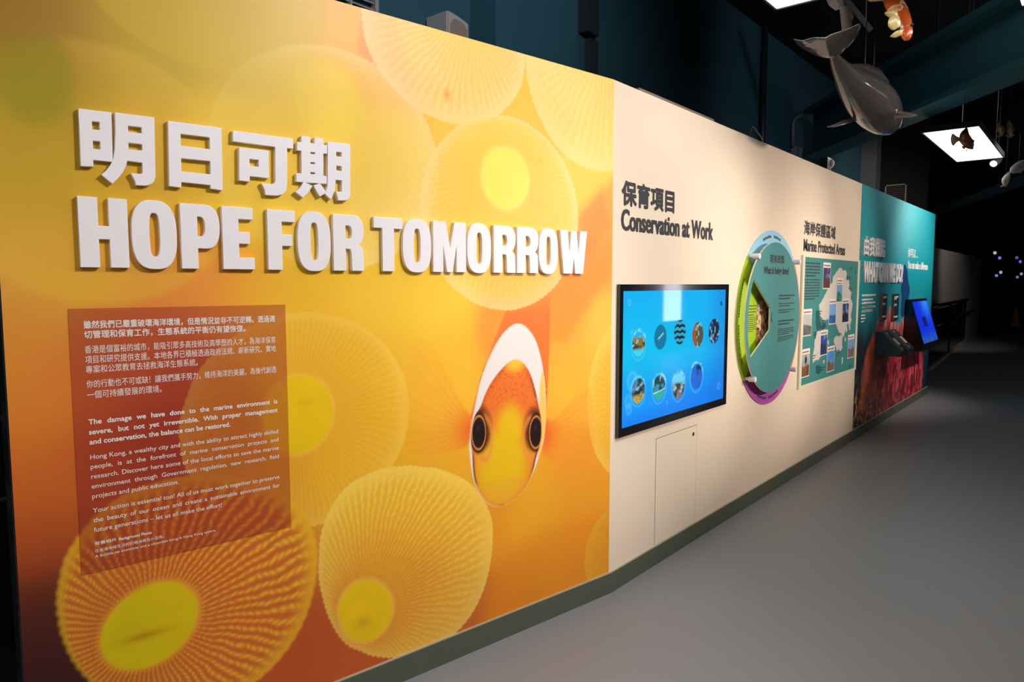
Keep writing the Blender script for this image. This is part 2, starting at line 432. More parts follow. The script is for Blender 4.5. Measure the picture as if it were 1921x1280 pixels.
OUTLINE = {9: [(105,1130),(112,1070),(140,1010),(190,955),(250,918),(330,893),(420,890),(500,905),(560,945),(592,1000),(597,1060),(588,1120),(565,1180),(525,1240),(470,1290),(400,1330),(300,1340),(200,1310),(140,1250),(113,1190)],
 10: [(597,1050),(600,1000),(620,950),(655,905),(710,880),(780,872),(850,885),(900,920),(924,970),(925,1030),(915,1090),(890,1150),(850,1195),(800,1225),(745,1237),(690,1230),(640,1205),(612,1150),(600,1100)]}
TIPLINE = {10: [(632,1150),(645,1110),(675,1088),(710,1092),(735,1120),(736,1155),(718,1190),(685,1208),(650,1195)]}
def mural_colour(A, B):
    S, Z = A, B
    num = np.zeros(S.shape + (3,)); den = np.full(S.shape, 1e-9)
    for (a, b), c in zip(BP, BC):
        w = np.exp(-((S - a) ** 2 + (Z - b) ** 2) / (2 * 0.085 ** 2)) + 0.004 / (0.05 + (S - a) ** 2 + (Z - b) ** 2) ** 1.5 * 0.02
        num += w[..., None] * c; den += w
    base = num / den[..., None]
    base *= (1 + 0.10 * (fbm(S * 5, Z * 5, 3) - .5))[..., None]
    C = base.copy()
    # deep orange gaps between the upper bubbles, the blurred tail of the fish
    for poly, col, soft, op in [
        ([(612,-30),(640,-30),(690,30),(695,70),(708,113),(690,108),(640,96),(606,88),(612,60)], (247,178,72), .008, .9),
        ([(678,35),(700,85),(708,113),(668,104)], (244,152,78), .012, .8),
        ([(985,120),(1012,246),(960,215),(912,226),(960,190)], (247,186,58), .006, .9),
        ([(815,215),(885,232),(835,268),(818,290)], (246,192,66), .006, .8),
        ([(1052,285),(1150,330),(1152,380),(1090,396)], (250,198,72), .015, .6),
        ([(1030,640),(1035,510),(1075,430),(1150,335),(1160,470),(1110,560),(1062,640)], (246,140,56), .035, .7),
        ([(1086,395),(1130,350),(1140,420),(1088,520)], (246,132,54), .03, .6),
        ([(690,560),(720,500),(880,560),(800,640)], (248,200,66), .04, .4)]:
        d = sdist(S, Z, P1(poly)); C = mixc(C, lin(col), op * sst(soft, -soft, d))
    # the fish: body behind the head
    def fish(poly, k=2): return smooth_poly(P1([(860 + u / 3.37, 590 + v / 3.37) for u, v in poly]), k)
    for ci, bub in enumerate(BUB):
        if ci == 5:       # body lies behind the big centre bubble
            d = sdist(S, Z, smooth_poly(P1([(878,800),(889,760),(903,705),(926,644),(956,565),(985,520),(1034,505),(1031,616),(1027,745),(1020,800)]), 2))
            C = mixc(C, lin((240,112,48)), .92 * sst(.006, -.004, d) * sst(W1.px(960,520)[1], W1.px(960,600)[1], Z))
        (c, r, b, tc, tr, tb, ct, ci_, co, cr, N, con, soft, op, cd) = bub
        ca, cz = W1.px(*c); R1 = abs(W1.px(*r)[0] - ca); R2 = abs(cz - W1.px(*b)[1])
        if tc: ta, tz = W1.px(*tc); t1 = abs(W1.px(*tr)[0] - ta); t2 = abs(tz - W1.px(*tb)[1])
        else: ta, tz, t1, t2 = ca, cz, R1 * .05, R2 * .05
        wob = 0.012 * (vnoise(np.arctan2(Z - cz, S - ca) * 6 + 20, np.full(S.shape, ci * 3.3), 5) - .5) + 0.004 * np.sin(np.arctan2(Z - cz, S - ca) * N / 1.0)
        qo = np.hypot((S - ca) / R1, (Z - cz) / R2) + wob
        th = np.arctan2((Z - tz) / t2, (S - ta) / t1); tilt = 0.0
        if ci == 9:
            cs, sn = math.cos(.5), math.sin(.5); u = (S - ta) * cs + (Z - tz) * sn; v = -(S - ta) * sn + (Z - tz) * cs
            qt = np.hypot(u / (t1 * 1.05), v / (t2 * .92))
        else: qt = np.hypot((S - ta) / t1, (Z - tz) / t2)
        dt = (qt - 1) * (t1 + t2) / 2; do = (1 - qo) * (R1 + R2) / 2
        if ci in OUTLINE: do = -sdist(S, Z, smooth_poly(P1(OUTLINE[ci]), 2)) - wob * (R1 + R2) / 2
        if ci in TIPLINE: dt = sdist(S, Z, smooth_poly(P1(TIPLINE[ci]), 2))
        t = np.clip(dt / np.maximum(dt + do, 1e-6), 0, 1)
        m = sst(-soft, soft, do) * op
        if ci == 2: m = m * (.25 + .75 * sst(W1.px(450, 300)[0], W1.px(680, 300)[0], S))
        fill = mixc(np.broadcast_to(lin(ci_), C.shape), lin(co), sst(.1, .85, t))
        fill = mixc(fill, lin(cr), sst(.72, 1.0, t) * .8)
        fill = fill * .68 + base * .32
        dist = (fbm(S * 14, Z * 14, 31 + ci, 3) - .5) * (1.15 if ci == 9 else 1.0)
        ph = th * N + dist * 5
        ln = .5 + .5 * np.cos(ph)
        bead = .5 + .5 * np.cos(t * (30 + 8 * (con > .9)) * (R1 + R2) * 3.2 + dist * 7 + 2.1 * np.sin(ph / 2))
        g = ln ** 1.3 * (.5 + .5 * bead)
        amp = con * sst(0, .08, t) * sst(1.0, .8, t)
        fill = mixc(fill, lin(cd), np.clip((1 - 1.35 * g) * amp, 0, 1) * .9)
        fill = fill + (np.clip(lin(cr) - fill, 0, 1)) * (np.clip(g - .45, 0, 1) * amp * .9)[..., None]
        if tc:
            ts = .3 if ci in (1, 2) else .03
            tm = sst(ts, -ts, dt / max(t1, .02))
            tcn = np.broadcast_to(lin(ct), C.shape) * (1 + .12 * (fbm(S * 12, Z * 12, 50 + ci, 3) - .5))[..., None]
            fill = mixc(fill, 1.08 * lin(cr), np.exp(-(dt / .012) ** 2) * (0 if ci in (1, 2) else .35))
            fill = fill + (tcn - fill) * tm[..., None]
        C = mixc(C, 0, np.zeros(S.shape)) + (fill - C) * m[..., None]
    # little marks: dimples of the two lower bubbles, spot on the upper one
    for (x, y), rx, ry, col, o in [((272,1192),.06,.012,(170,125,15),.8),((680,1168),.03,.02,(205,150,20),.7),((838,178),.014,.022,(232,150,60),.8),((573,755),.03,.012,(225,175,20),.6),((1013,303),.01,.01,(242,170,60),.7)]:
        a, b = W1.px(x, y); C = mixc(C, lin(col), o * np.exp(-((S - a) / rx) ** 2 - ((Z - b) / ry) ** 2))
    # breast fins
    def c9(pts, k=2): return smooth_poly(P1([(780 + u / 3.2, 560 + v / 3.2) for u, v in pts]), k)
    for root, poly, sd_ in [((335, 790), [(338,690),(310,680),(262,600),(205,450),(110,290),(10,190),(-60,420),(-80,700),(-60,960),(60,965),(200,925),(330,900)], 1), ((768, 820), [(780,700),(812,735),(850,712),(900,650),(1045,505),(1075,640),(1080,860),(1060,1080),(1000,1110),(900,1050),(800,975),(745,945)], 2)]:
        a0, b0 = W1.px(780 + root[0] / 3.2, 560 + root[1] / 3.2); r = np.hypot(S - a0, Z - b0); th = np.arctan2(Z - b0, -(S - a0) if sd_ == 1 else S - a0)
        d = sdist(S, Z, c9(poly)); m = sst(.004, -.012, d)
        rays = .5 + .5 * np.cos(th * 46 + 3 * fbm(S * 6, Z * 6, 70 + sd_, 2))
        C = mixc(C, lin((246, 150, 58)), m * (.75 * np.exp(-r / (.16 if sd_ == 1 else .3)) + .05) * (.75 + .25 * rays))
        C = mixc(C, lin((238, 92, 34)), m * .95 * np.exp(-(r / .075) ** 2) * (.8 + .2 * rays))
        C = mixc(C, lin((232, 120, 50)), m * .35 * np.exp(-r / .2) * sst(.7, .95, rays))
    # head
    fr1 = fbm(S * 160, Z * 160, 90, 2)
    out = fish([(75,920),(67,830),(80,710),(108,560),(140,410),(190,280),(240,180),(300,95),(365,52),(420,68),(480,140),(515,240),(540,370),(552,470),(553,620),(545,780),(520,870),(480,985),(440,1070),(400,1130),(330,1195),(260,1222),(190,1205),(140,1150),(105,1080),(85,1000)])
    d = sdist(S, Z, out)
    C = mixc(C, lin((60,30,20)), .8 * np.exp(-((d - .002) / .003) ** 2) * (sst(W1.px(960,770)[1], W1.px(960,740)[1], Z) * sst(W1.px(960,680)[1], W1.px(960,710)[1], Z) * (S > W1.px(980,700)[0]) + .7 * sst(W1.px(960,722)[1], W1.px(960,708)[1], Z) * sst(W1.px(960,670)[1], W1.px(960,690)[1], Z) * (S < W1.px(940,700)[0])) * (fr1 > .42))
    C = mixc(C, lin((236,222,212)), sst(.003, -.003, d))
    side = fish([(530,330),(553,460),(556,620),(545,790),(500,940),(500,780),(512,620),(512,480)])
    C = mixc(C, lin((250,196,96)), sst(.01, -.008, sdist(S, Z, side)) * sst(.002, -.002, d))
    head = fish([(355,282),(310,305),(250,370),(200,440),(165,510),(140,590),(105,640),(86,720),(80,800),(88,900),(92,1000),(110,1085),(145,1155),(195,1205),(260,1222),(330,1196),(400,1131),(440,1072),(475,985),(492,900),(520,800),(523,700),(512,600),(492,500),(462,390),(432,330),(392,290)])
    dh = sdist(S, Z, head); mh = sst(.003, -.003, dh)
    hc = np.broadcast_to(lin((238,116,48)), C.shape).copy()
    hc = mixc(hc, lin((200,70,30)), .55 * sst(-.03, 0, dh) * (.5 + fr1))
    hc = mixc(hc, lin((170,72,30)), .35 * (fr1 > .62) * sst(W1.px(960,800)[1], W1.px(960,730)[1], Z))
    def blob(u, v, ru, rv, q=2.0):
        a, b = W1.px(860 + u / 3.37, 590 + v / 3.37); a1 = W1.px(860 + (u + ru) / 3.37, 590 + v / 3.37)[0]; b1 = W1.px(860 + u / 3.37, 590 + (v + rv) / 3.37)[1]
        return np.hypot((S - a) / (a1 - a), (Z - b) / (b1 - b))
    hc = mixc(hc, lin((247,196,60)), .9 * sst(1.2, .2, blob(357, 300, 85, 80)))
    sn = np.maximum(sst(1.25, .45, blob(278, 960, 190, 300)), sst(1.2, .4, blob(322, 740, 105, 200)))
    hc = mixc(hc, lin((232,184,24)), sn)
    hc = mixc(hc, lin((238,160,60)), .7 * sst(1.1, .9, blob(265, 1130, 190, 95)) * sst(.0, .5, blob(270, 1010, 130, 200)) * .6)
    hc = mixc(hc, lin((226,110,45)), .8 * sst(1.3, .3, blob(268, 1208, 22, 12)))
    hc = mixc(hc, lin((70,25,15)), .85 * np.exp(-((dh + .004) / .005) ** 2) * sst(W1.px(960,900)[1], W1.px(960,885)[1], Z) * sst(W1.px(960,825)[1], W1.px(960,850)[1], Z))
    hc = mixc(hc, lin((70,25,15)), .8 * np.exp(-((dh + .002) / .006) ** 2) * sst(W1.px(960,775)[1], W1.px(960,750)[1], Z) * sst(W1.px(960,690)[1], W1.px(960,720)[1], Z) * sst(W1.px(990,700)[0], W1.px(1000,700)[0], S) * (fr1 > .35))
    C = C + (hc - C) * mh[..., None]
    for (u, v, ru, rv) in [(126, 748, 34, 82), (487, 745, 31, 78)]:
        sg = 1 if u < 300 else -1
        inside = sst(.006, -.002, dh)
        C = mixc(C, lin((85,30,22)), .9 * sst(1.25, .75, blob(u + sg * 14, v - 22, ru * 2.0, rv * 1.75)) * inside)
        C = mixc(C, lin((238,140,70)), .75 * np.exp(-((blob(u + sg * 38, v + 40, ru * 1.3, rv * 1.6) - 1) / .22) ** 2) * inside * sst(-30 * .0003, 30 * .0003, sg * (S - W1.px(860 + u / 3.37, 590 + v / 3.37)[0])))
        q = blob(u, v, ru, rv)
        C = mixc(C, lin((55,22,20)), sst(1.75, 1.45, q) * inside)
        C = mixc(C, lin((240,150,90)), .95 * np.exp(-((q - 1.28) / .07) ** 2) * inside)
        C = mixc(C, lin((34,18,20)), sst(1.12, .98, q) * inside)
        C = mixc(C, lin((70,48,46)), .7 * sst(.55, .1, blob(u - 4, v - 30, ru * .7, rv * .5)))
    wht = sst(.002, -.002, d) * sst(-.002, .002, dh)      # the ink is warm everywhere but in the white band
    return C * np.stack([np.ones(S.shape), np.ones(S.shape), .74 + .26 * np.maximum(wht, sst(.07, .2, C[..., 2]))], -1)
M_PRINT = mat_print('satin printed film', 0.42)
M_PRINT.node_tree.nodes['Principled BSDF'].inputs['Specular IOR Level'].default_value = 0.3
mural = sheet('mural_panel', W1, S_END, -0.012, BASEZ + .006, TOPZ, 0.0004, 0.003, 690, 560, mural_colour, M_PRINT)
tag(mural, 'large yellow and orange photo mural of round anemone tips with a clownfish head', 'mural')

# the dark red text panel printed over the mural
PA0, PB1 = W1.px(127, 580.5, .004); PA1 = W1.px(535, 571, .004)[0]; PB0 = W1.px(153, 1078, .004)[1]
PB1 = (PB1 + W1.px(535, 571, .004)[1]) / 2; PB0 = (PB0 + W1.px(546, 991, .004)[1]) / 2
def overlay_colour(A, B):
    C = mural_colour(A, B); return np.clip(C * np.array([.60, .38, .36]) + lin((98,24,20)) * .34, 0, 1)
M_OVER = mat_print('translucent red film print', 0.45)
tp = sheet('text_panel', W1, PA0, PA1, PB0, PB1, 0.0031, 0.0042, 330, 400, overlay_colour, M_OVER)
tag(tp, 'dark red see-through panel of white bilingual paragraphs on the yellow mural', 'text panel')
CJK = text2d('國')[0][:, 1].max()
LM, RM = W1.px(157, 612, .0045)[0], W1.px(517, 598, .0045)[0]
LM = (LM + W1.px(170, 880, .0045)[0]) / 2; RM = (RM + W1.px(521, 815, .0045)[0]) / 2
def zb(x, y): return W1.px(x, y, .0045)[1]
def para(zh, rows_):
    mb = MB()
    for r in rows_:
        if zh:
            txt, x, y, bold, full = r; h = .0205 if bold else .0185
            if bold: put_han(mb, W1, txt, LM, LM + (RM - LM) * full, zb(x, y) - .002, zb(x, y) + h, .0046, .02)
            else: put_text(mb, W1, txt, LM, zb(x, y), h, .0046, LM + (RM - LM) * full, cap_of=CJK)
        else:
            txt, x, y, cap, bold, end = r
            if end: put_text(mb, W1, txt, LM, zb(x, y), cap, .0046, RM, fit='space', bold=bold)
            else:
                v, _ = text2d(txt, bold); put_text(mb, W1, txt, LM, zb(x, y), cap, .0046, LM + (v[:, 0].max() - v[:, 0].min()) * cap / CAPH * .99, bold=bold)
    mb.build('lettering', M_WTEXT, tp)
para(1, [('雖然我們已嚴重破壞海洋環境，但是情況並非不可逆轉。透過適',161,616,1,1),('切管理和保育工作，生態系統的平衡仍有望恢復。',162,634.5,1,23/28)])
para(1, [('香港是個富裕的城市，能吸引眾多高技術及高學歷的人才，為海洋保育',166,662,0,1),('項目和研究提供支援。本地各界已積極透過政府法規、嶄新研究、實地',166.5,681,0,1),('專案和公眾教育去拯救海洋生態系統。',167.5,699.5,0,17/31)])
para(1, [('你的行動也不可或缺！讓我們攜手努力，維持海洋的美麗，為後代創造',169,727,0,1),('一個可持續發展的環境。',170,747,0,11/31)])
para(0, [('The damage we have done to the marine environment is',165,797,.0138,.022,1),('severe, but not yet irreversible. With proper management',166,816,.0138,.022,1),('and conservation, the balance can be restored.',167,834.5,.0138,.022,None)])
para(0, [('Hong Kong, a wealthy city and with the ability to attract highly skilled',169,862.6,.0128,.003,1),('people, is at the forefront of marine conservation projects and',170,880.5,.0128,.003,1),
         ('research. Discover here some of the local efforts to save the marine',170.5,899,.0128,.003,1),('environment through Government regulation, new research, field',171.5,917.5,.0128,.003,1),('projects and public education.',172.5,936,.0128,.003,None)])
para(0, [('Your action is essential too! All of us must work together to preserve',174.5,962.5,.0128,.003,1),('the beauty of our ocean and create a sustainable environment for',175.5,981,.0128,.003,1),('future generations – let us all make the effort!',176.5,999,.0128,.003,None)])
tb = MB()
put_han(tb, W1, '背景相片', LM, LM + .054, zb(178, 1024), zb(178, 1024) + .0105, .0046, .02)
put_text(tb, W1, 'Background Photo', LM + .06, zb(178, 1024), .008, .0046, LM + .145, bold=.022)
put_text(tb, W1, '在香港海域生活的奶嘴海葵及小丑魚。', LM, zb(178.6, 1037), .0085, .0046, LM + .178, cap_of=CJK)
put_text(tb, W1, 'A Bubble-tip anemone and a clownfish living in Hong Kong waters.', LM, zb(178.6, 1047), .0075, .0046, LM + .325)
tb.build('lettering', M_WTEXT, tp)

# ------------------------------------------------------------------ raised white letters
LD0, LD1 = 0.0032, 0.018
M_LET = mat('white letter board', (238, 230, 228), 0.5)
def arc(cx, cy, rx, ry, a0, a1, n=14, q=2.5):
    out = []
    for i in range(n + 1):
        t = math.radians(a0 + (a1 - a0) * i / n); c, s = math.cos(t), math.sin(t)
        out.append((cx + rx * math.copysign(abs(c) ** (2 / q), c), cy + ry * math.copysign(abs(s) ** (2 / q), s)))
    return out
def bowl(x0, x1, y0, y1, r=.62):    # right-hand bowl between x0 and x1
    return [(x0, y0)] + arc(x1 - (x1 - x0) * r, (y0 + y1) / 2, (x1 - x0) * r, (y1 - y0) / 2, -90, 90, 16, 2.4) + [(x0, y1)]
GLY = {
 'H': [[(0,0),(0,1),(.38,1),(.38,.59),(.62,.59),(.62,1),(1,1),(1,0),(.62,0),(.62,.41),(.38,.41),(.38,0)]],
 'O': [arc(.5,.5,.5,.515,0,360,48,2.7)[:-1], arc(.5,.5,.125,.335,0,360,40,3.2)[:-1]],
 'P': [[(0,0),(0,1)] + bowl(.4,1,.32,1)[::-1] + [(.41,.32),(.41,0)], bowl(.41,.63,.5,.82)],
 'E': [[(0,0),(0,1),(.97,1),(.97,.82),(.5,.82),(.5,.6),(.86,.6),(.86,.42),(.5,.42),(.5,.18),(1,.18),(1,0)]],
 'F': [[(0,0),(0,1),(1,1),(1,.82),(.5,.82),(.5,.59),(.88,.59),(.88,.41),(.5,.41),(.5,0)]],
 'R': [[(0,0),(0,1)] + bowl(.4,1,.45,1)[::-1][:-3] + [(.86,.46),(.96,.4),(.98,.3),(.985,.1),(1,0),(.62,0),(.605,.08),(.595,.32),(.56,.395),(.39,.4),(.39,0)], bowl(.39,.62,.57,.82)],
 'T': [[(.3,0),(.3,.81),(0,.81),(0,1),(1,1),(1,.81),(.7,.81),(.7,0)]],
 'M': [[(0,0),(0,1),(.37,1),(.51,.46),(.65,1),(1,1),(1,0),(.71,0),(.71,.58),(.58,0),(.42,0),(.29,.58),(.29,0)]],
 'W': [[(0,1),(.27,1),(.34,.42),(.41,.98),(.61,.98),(.68,.42),(.75,1),(1,1),(.86,0),(.57,0),(.51,.42),(.45,0),(.14,0)]],
}
zt = np.mean([W1.px(x, y, LD1)[1] for x, y in ((150,372),(480,393),(1000,425))]); zbm = np.mean([W1.px(x, y, LD1)[1] for x, y in ((150,502),(480,506),(1000,511))])
XS = [(149,240),(248,331),(340,412),(418,476),(503,554),(559,620),(626,682),(702,754.5),(756,808.5),(813,874),(877,921),(926.5,967),(970.5,1010),(1011.5,1046.5),(1051,1101)]
lines_cut = {}
e = empty('raised_title', W1.p(-1.2, zbm, LD0), 'raised white capital letters reading HOPE FOR TOMORROW on the mural', 'sign')
for ch, (xa, xb) in zip('HOPEFORTOMORROW', XS):
    ym = 440 if xa < 500 else 455
    a0 = W1.px(xa, ym, LD1)[0]; a1 = W1.px(xb, ym, LD1)[0]
    v, f = curve_mesh([[(a0 + (a1 - a0) * x, zbm + (zt - zbm) * y) for x, y in lp] for lp in GLY[ch]], LD1 - LD0, 0.0012)
    MB().add([W1.p(x, y, LD0 + z) for x, y, z in v], f).build('letter', M_LET, e)
def k1(pts): return [(u / 2.286, v / 2.286) for u, v in pts]
def k2(pts): return [(540 + u / 8.531, 240 + v / 8.531) for u, v in pts]
HAN = [
 [k1([(338,467),(476,484),(482,693),(398,684),(399,713),(348,711)]), k1([(392,518),(428,522),(430,560),(394,556)]), k1([(396,601),(431,605),(433,643),(397,639)])],
 [k1([(494,484),(660,505),(665,755),(660,776),(648,788),(628,795),(585,793),(580,775),(564,745),(600,748),(610,746),(613,738),(612,697),(545,688),(538,712),(525,738),(508,760),(482,786),(470,777),(437,750),(458,732),(476,708),(487,682),(494,640),(497,560)]),
  k1([(547,537),(609,545),(610,574),(548,567)]), k1([(549,610),(611,618),(612,648),(549,642)])],
 [k1([(722,520),(948,550),(953,815),(905,808),(904,793),(776,779),(776,803),(727,797)]), k1([(773,572),(900,588),(902,642),(774,627)]), k1([(775,677),(903,690),(904,750),(776,737)])],
 [k1([(1000,562),(1255,596),(1256,637),(1230,634),(1230,795),(1225,820),(1212,832),(1190,838),(1140,835),(1137,815),(1123,788),(1160,792),(1176,789),(1182,778),(1181,629),(1000,605)])],
 [k1([(1026,634),(1151,648),(1152,763),(1069,754),(1070,778),(1027,773)]), k1([(1068,680),(1110,685),(1111,717),(1069,713)])],
 [k2([(220,135),(352,150),(355,245),(430,258),(430,160),(560,175),(562,275),(622,287),(622,410),(562,405),(565,770),(615,778),(617,893),(140,858),(140,733),(222,733),(218,362),(150,357),(152,232),(222,232)]),
  k2([(355,380),(438,388),(438,430),(355,420)]), k2([(355,540),(438,548),(438,590),(355,580)]), k2([(355,702),(438,710),(438,750),(355,742)])],
 [k2([(250,868),(385,930),(340,1010),(285,1070),(238,1110),(125,1025),(175,985),(215,940)])],
 [k2([(415,925),(510,893),(560,960),(610,1035),(512,1095),(465,1020)])],
 [k2([(640,228),(990,268),(992,1085),(975,1125),(945,1150),(900,1158),(805,1155),(795,1100),(770,1025),(845,1030),(862,1025),(865,1010),(865,838),(758,825),(755,930),(740,1010),(715,1080),(685,1142),(600,1060),(620,1000),(635,930),(640,800)]),
  k2([(768,378),(860,388),(862,470),(768,460)]), k2([(770,600),(862,610),(863,695),(770,685)])],
]
e = empty('raised_title', W1.p(-1.8, zt + .05, LD0), 'raised white Chinese characters 明日可期 above the English title letters', 'sign')
for ids in ((0, 1), (2,), (3, 4), (5, 6, 7, 8)):
    mb = MB()
    for j in ids:
        d1 = LD1 + 0.0002 * j
        v, f = curve_mesh([[W1.px(x, y, LD1) for x, y in lp] for lp in HAN[j]], d1 - LD0, 0.0012)
        mb.add([W1.p(x, y, LD0 + z) for x, y, z in v], f)
    mb.build('letter', M_LET, e)

# ------------------------------------------------------------------ beige wall: printed headings, hatch
def wall_text(name, items, m, label, cat, c=0.0006):
    mb = MB()
    for fr, txt, x0, x1, ytop, ybase, yx, kind, bold in items:
        a0 = fr.px(x0, ybase, c)[0]; a1 = fr.px(x1, ybase, c)[0]; b0 = fr.px(yx, ybase, c)[1]; b1 = fr.px(yx, ytop, c)[1]
        if kind == 'han': put_han(mb, fr, txt, a0, a1, b0, b1, c, bold)
        else: put_latin(mb, fr, txt, a0, a1, b0, b1, c, bold)
    return tag(mb.build(name, m), label, cat)
wall_text('wall_heading', [(W2, '保育項目', 1165.7, 1265.2, 337, 386.5, 1172, 'han', .04), (W2, 'Conservation at Work', 1164.6, 1338.3, 393.5, 431.5, 1171, 'lat', .04)], M_BTEXT,
          'charcoal bilingual heading Conservation at Work printed above the big screen', 'wall lettering')
wall_text('wall_heading', [(W2, '海岸保護區域', 1508, 1567.5, 413, 441, 1511, 'han', .034), (W2, 'Marine Protected Areas', 1507, 1585.5, 449, 470.5, 1510, 'lat', .045)], M_BTEXT,
          'charcoal bilingual heading Marine Protected Areas printed above the framed map', 'wall lettering')

def rect(fr, tl, br, off):
    a0, b1 = fr.px(*tl, off); a1, b0 = fr.px(*br, off); return a0, a1, b0, b1
M_GAP = mat('dark joint', (120, 100, 80), 0.8)
ha0 = (W2.px(1232, 824)[0] + W2.px(1226.5, 1023)[0]) / 2; ha1 = (W2.px(1308, 797)[0] + W2.px(1301.6, 978)[0]) / 2; hb1 = (W2.px(1232, 824)[1] + W2.px(1308, 797)[1]) / 2
e = empty('access_hatch', W2.p((ha0 + ha1) / 2, BASEZ + .01, 0), 'flush beige access hatch with a small round lock below the big screen', 'hatch')
MB().box(W2, ha0, ha1, BASEZ + .008, hb1, 0.0002, 0.0012).build('hatch_door', M_BEIGE, e)
g = MB()
for q in ((ha0 - .003, ha0, BASEZ + .008, hb1 + .003), (ha1, ha1 + .003, BASEZ + .008, hb1 + .003), (ha0, ha1, hb1, hb1 + .003)): g.box(W2, *q, 0.0001, 0.0005)
g.build('hatch_gap', M_GAP, e)
la, lb_ = W2.px(1299.8, 814.5)
lk = MB().tube([W2.p(la, lb_, .001), W2.p(la, lb_, .005)], .011, 20).build('lock', M_STEEL, e)
MB().box(W2, la - .0015, la + .0015, lb_ - .006, lb_ + .006, .004, .0056).build('keyhole', M_BLKPL, lk)

# ------------------------------------------------------------------ big touch screen
SO = 0.018
a0 = (W2.px(1163.8, 533, SO)[0] + W2.px(1159.8, 822.5, SO)[0]) / 2; a1 = (W2.px(1367.9, 534, SO)[0] + W2.px(1361.9, 758.6, SO)[0]) / 2
b1 = (W2.px(1163.8, 533, SO)[1] + W2.px(1367.9, 534, SO)[1]) / 2; b0 = (W2.px(1159.8, 822.5, SO)[1] + W2.px(1361.9, 758.6, SO)[1]) / 2
ia0 = (W2.px(1169.8, 546, SO)[0] + W2.px(1166.4, 803.4, SO)[0]) / 2; ia1 = (W2.px(1361.9, 544, SO)[0] + W2.px(1356.4, 747.9, SO)[0]) / 2
ib1 = (W2.px(1169.8, 546, SO)[1] + W2.px(1361.9, 544, SO)[1]) / 2; ib0 = (W2.px(1166.4, 803.4, SO)[1] + W2.px(1356.4, 747.9, SO)[1]) / 2
e = empty('wall_screen', W2.p((a0 + a1) / 2, b0, 0), 'large black-framed touch screen showing photo bubbles on bright blue water', 'screen')
M_BEZ = mat('black gloss bezel', (9, 9, 10), 0.12, coat=0.8)
fb = MB()
for q in ((a0, a1, b0, ib0), (a0, a1, ib1, b1), (a0, ia0, ib0, ib1), (ia1, a1, ib0, ib1)): fb.box(W2, *q, 0.0, SO)
fb.build('bezel', M_BEZ, e)
def tvpx(u, v): return W2.px(1155 + u / 4.195, 525 + v / 4.195, SO)
TVB = [((183, 505), (120, 105, 50), 0), ((354, 452), (25, 112, 150), 1), ((507, 412), (40, 60, 85), 2), ((648, 433), (70, 75, 60), 3), ((776, 405), (25, 55, 115), 4),
       ((180, 875), (60, 80, 95), 5), ((343, 850), (30, 130, 150), 6), ((497, 835), (120, 100, 90), 7), ((638, 760), (40, 95, 165), 8)]
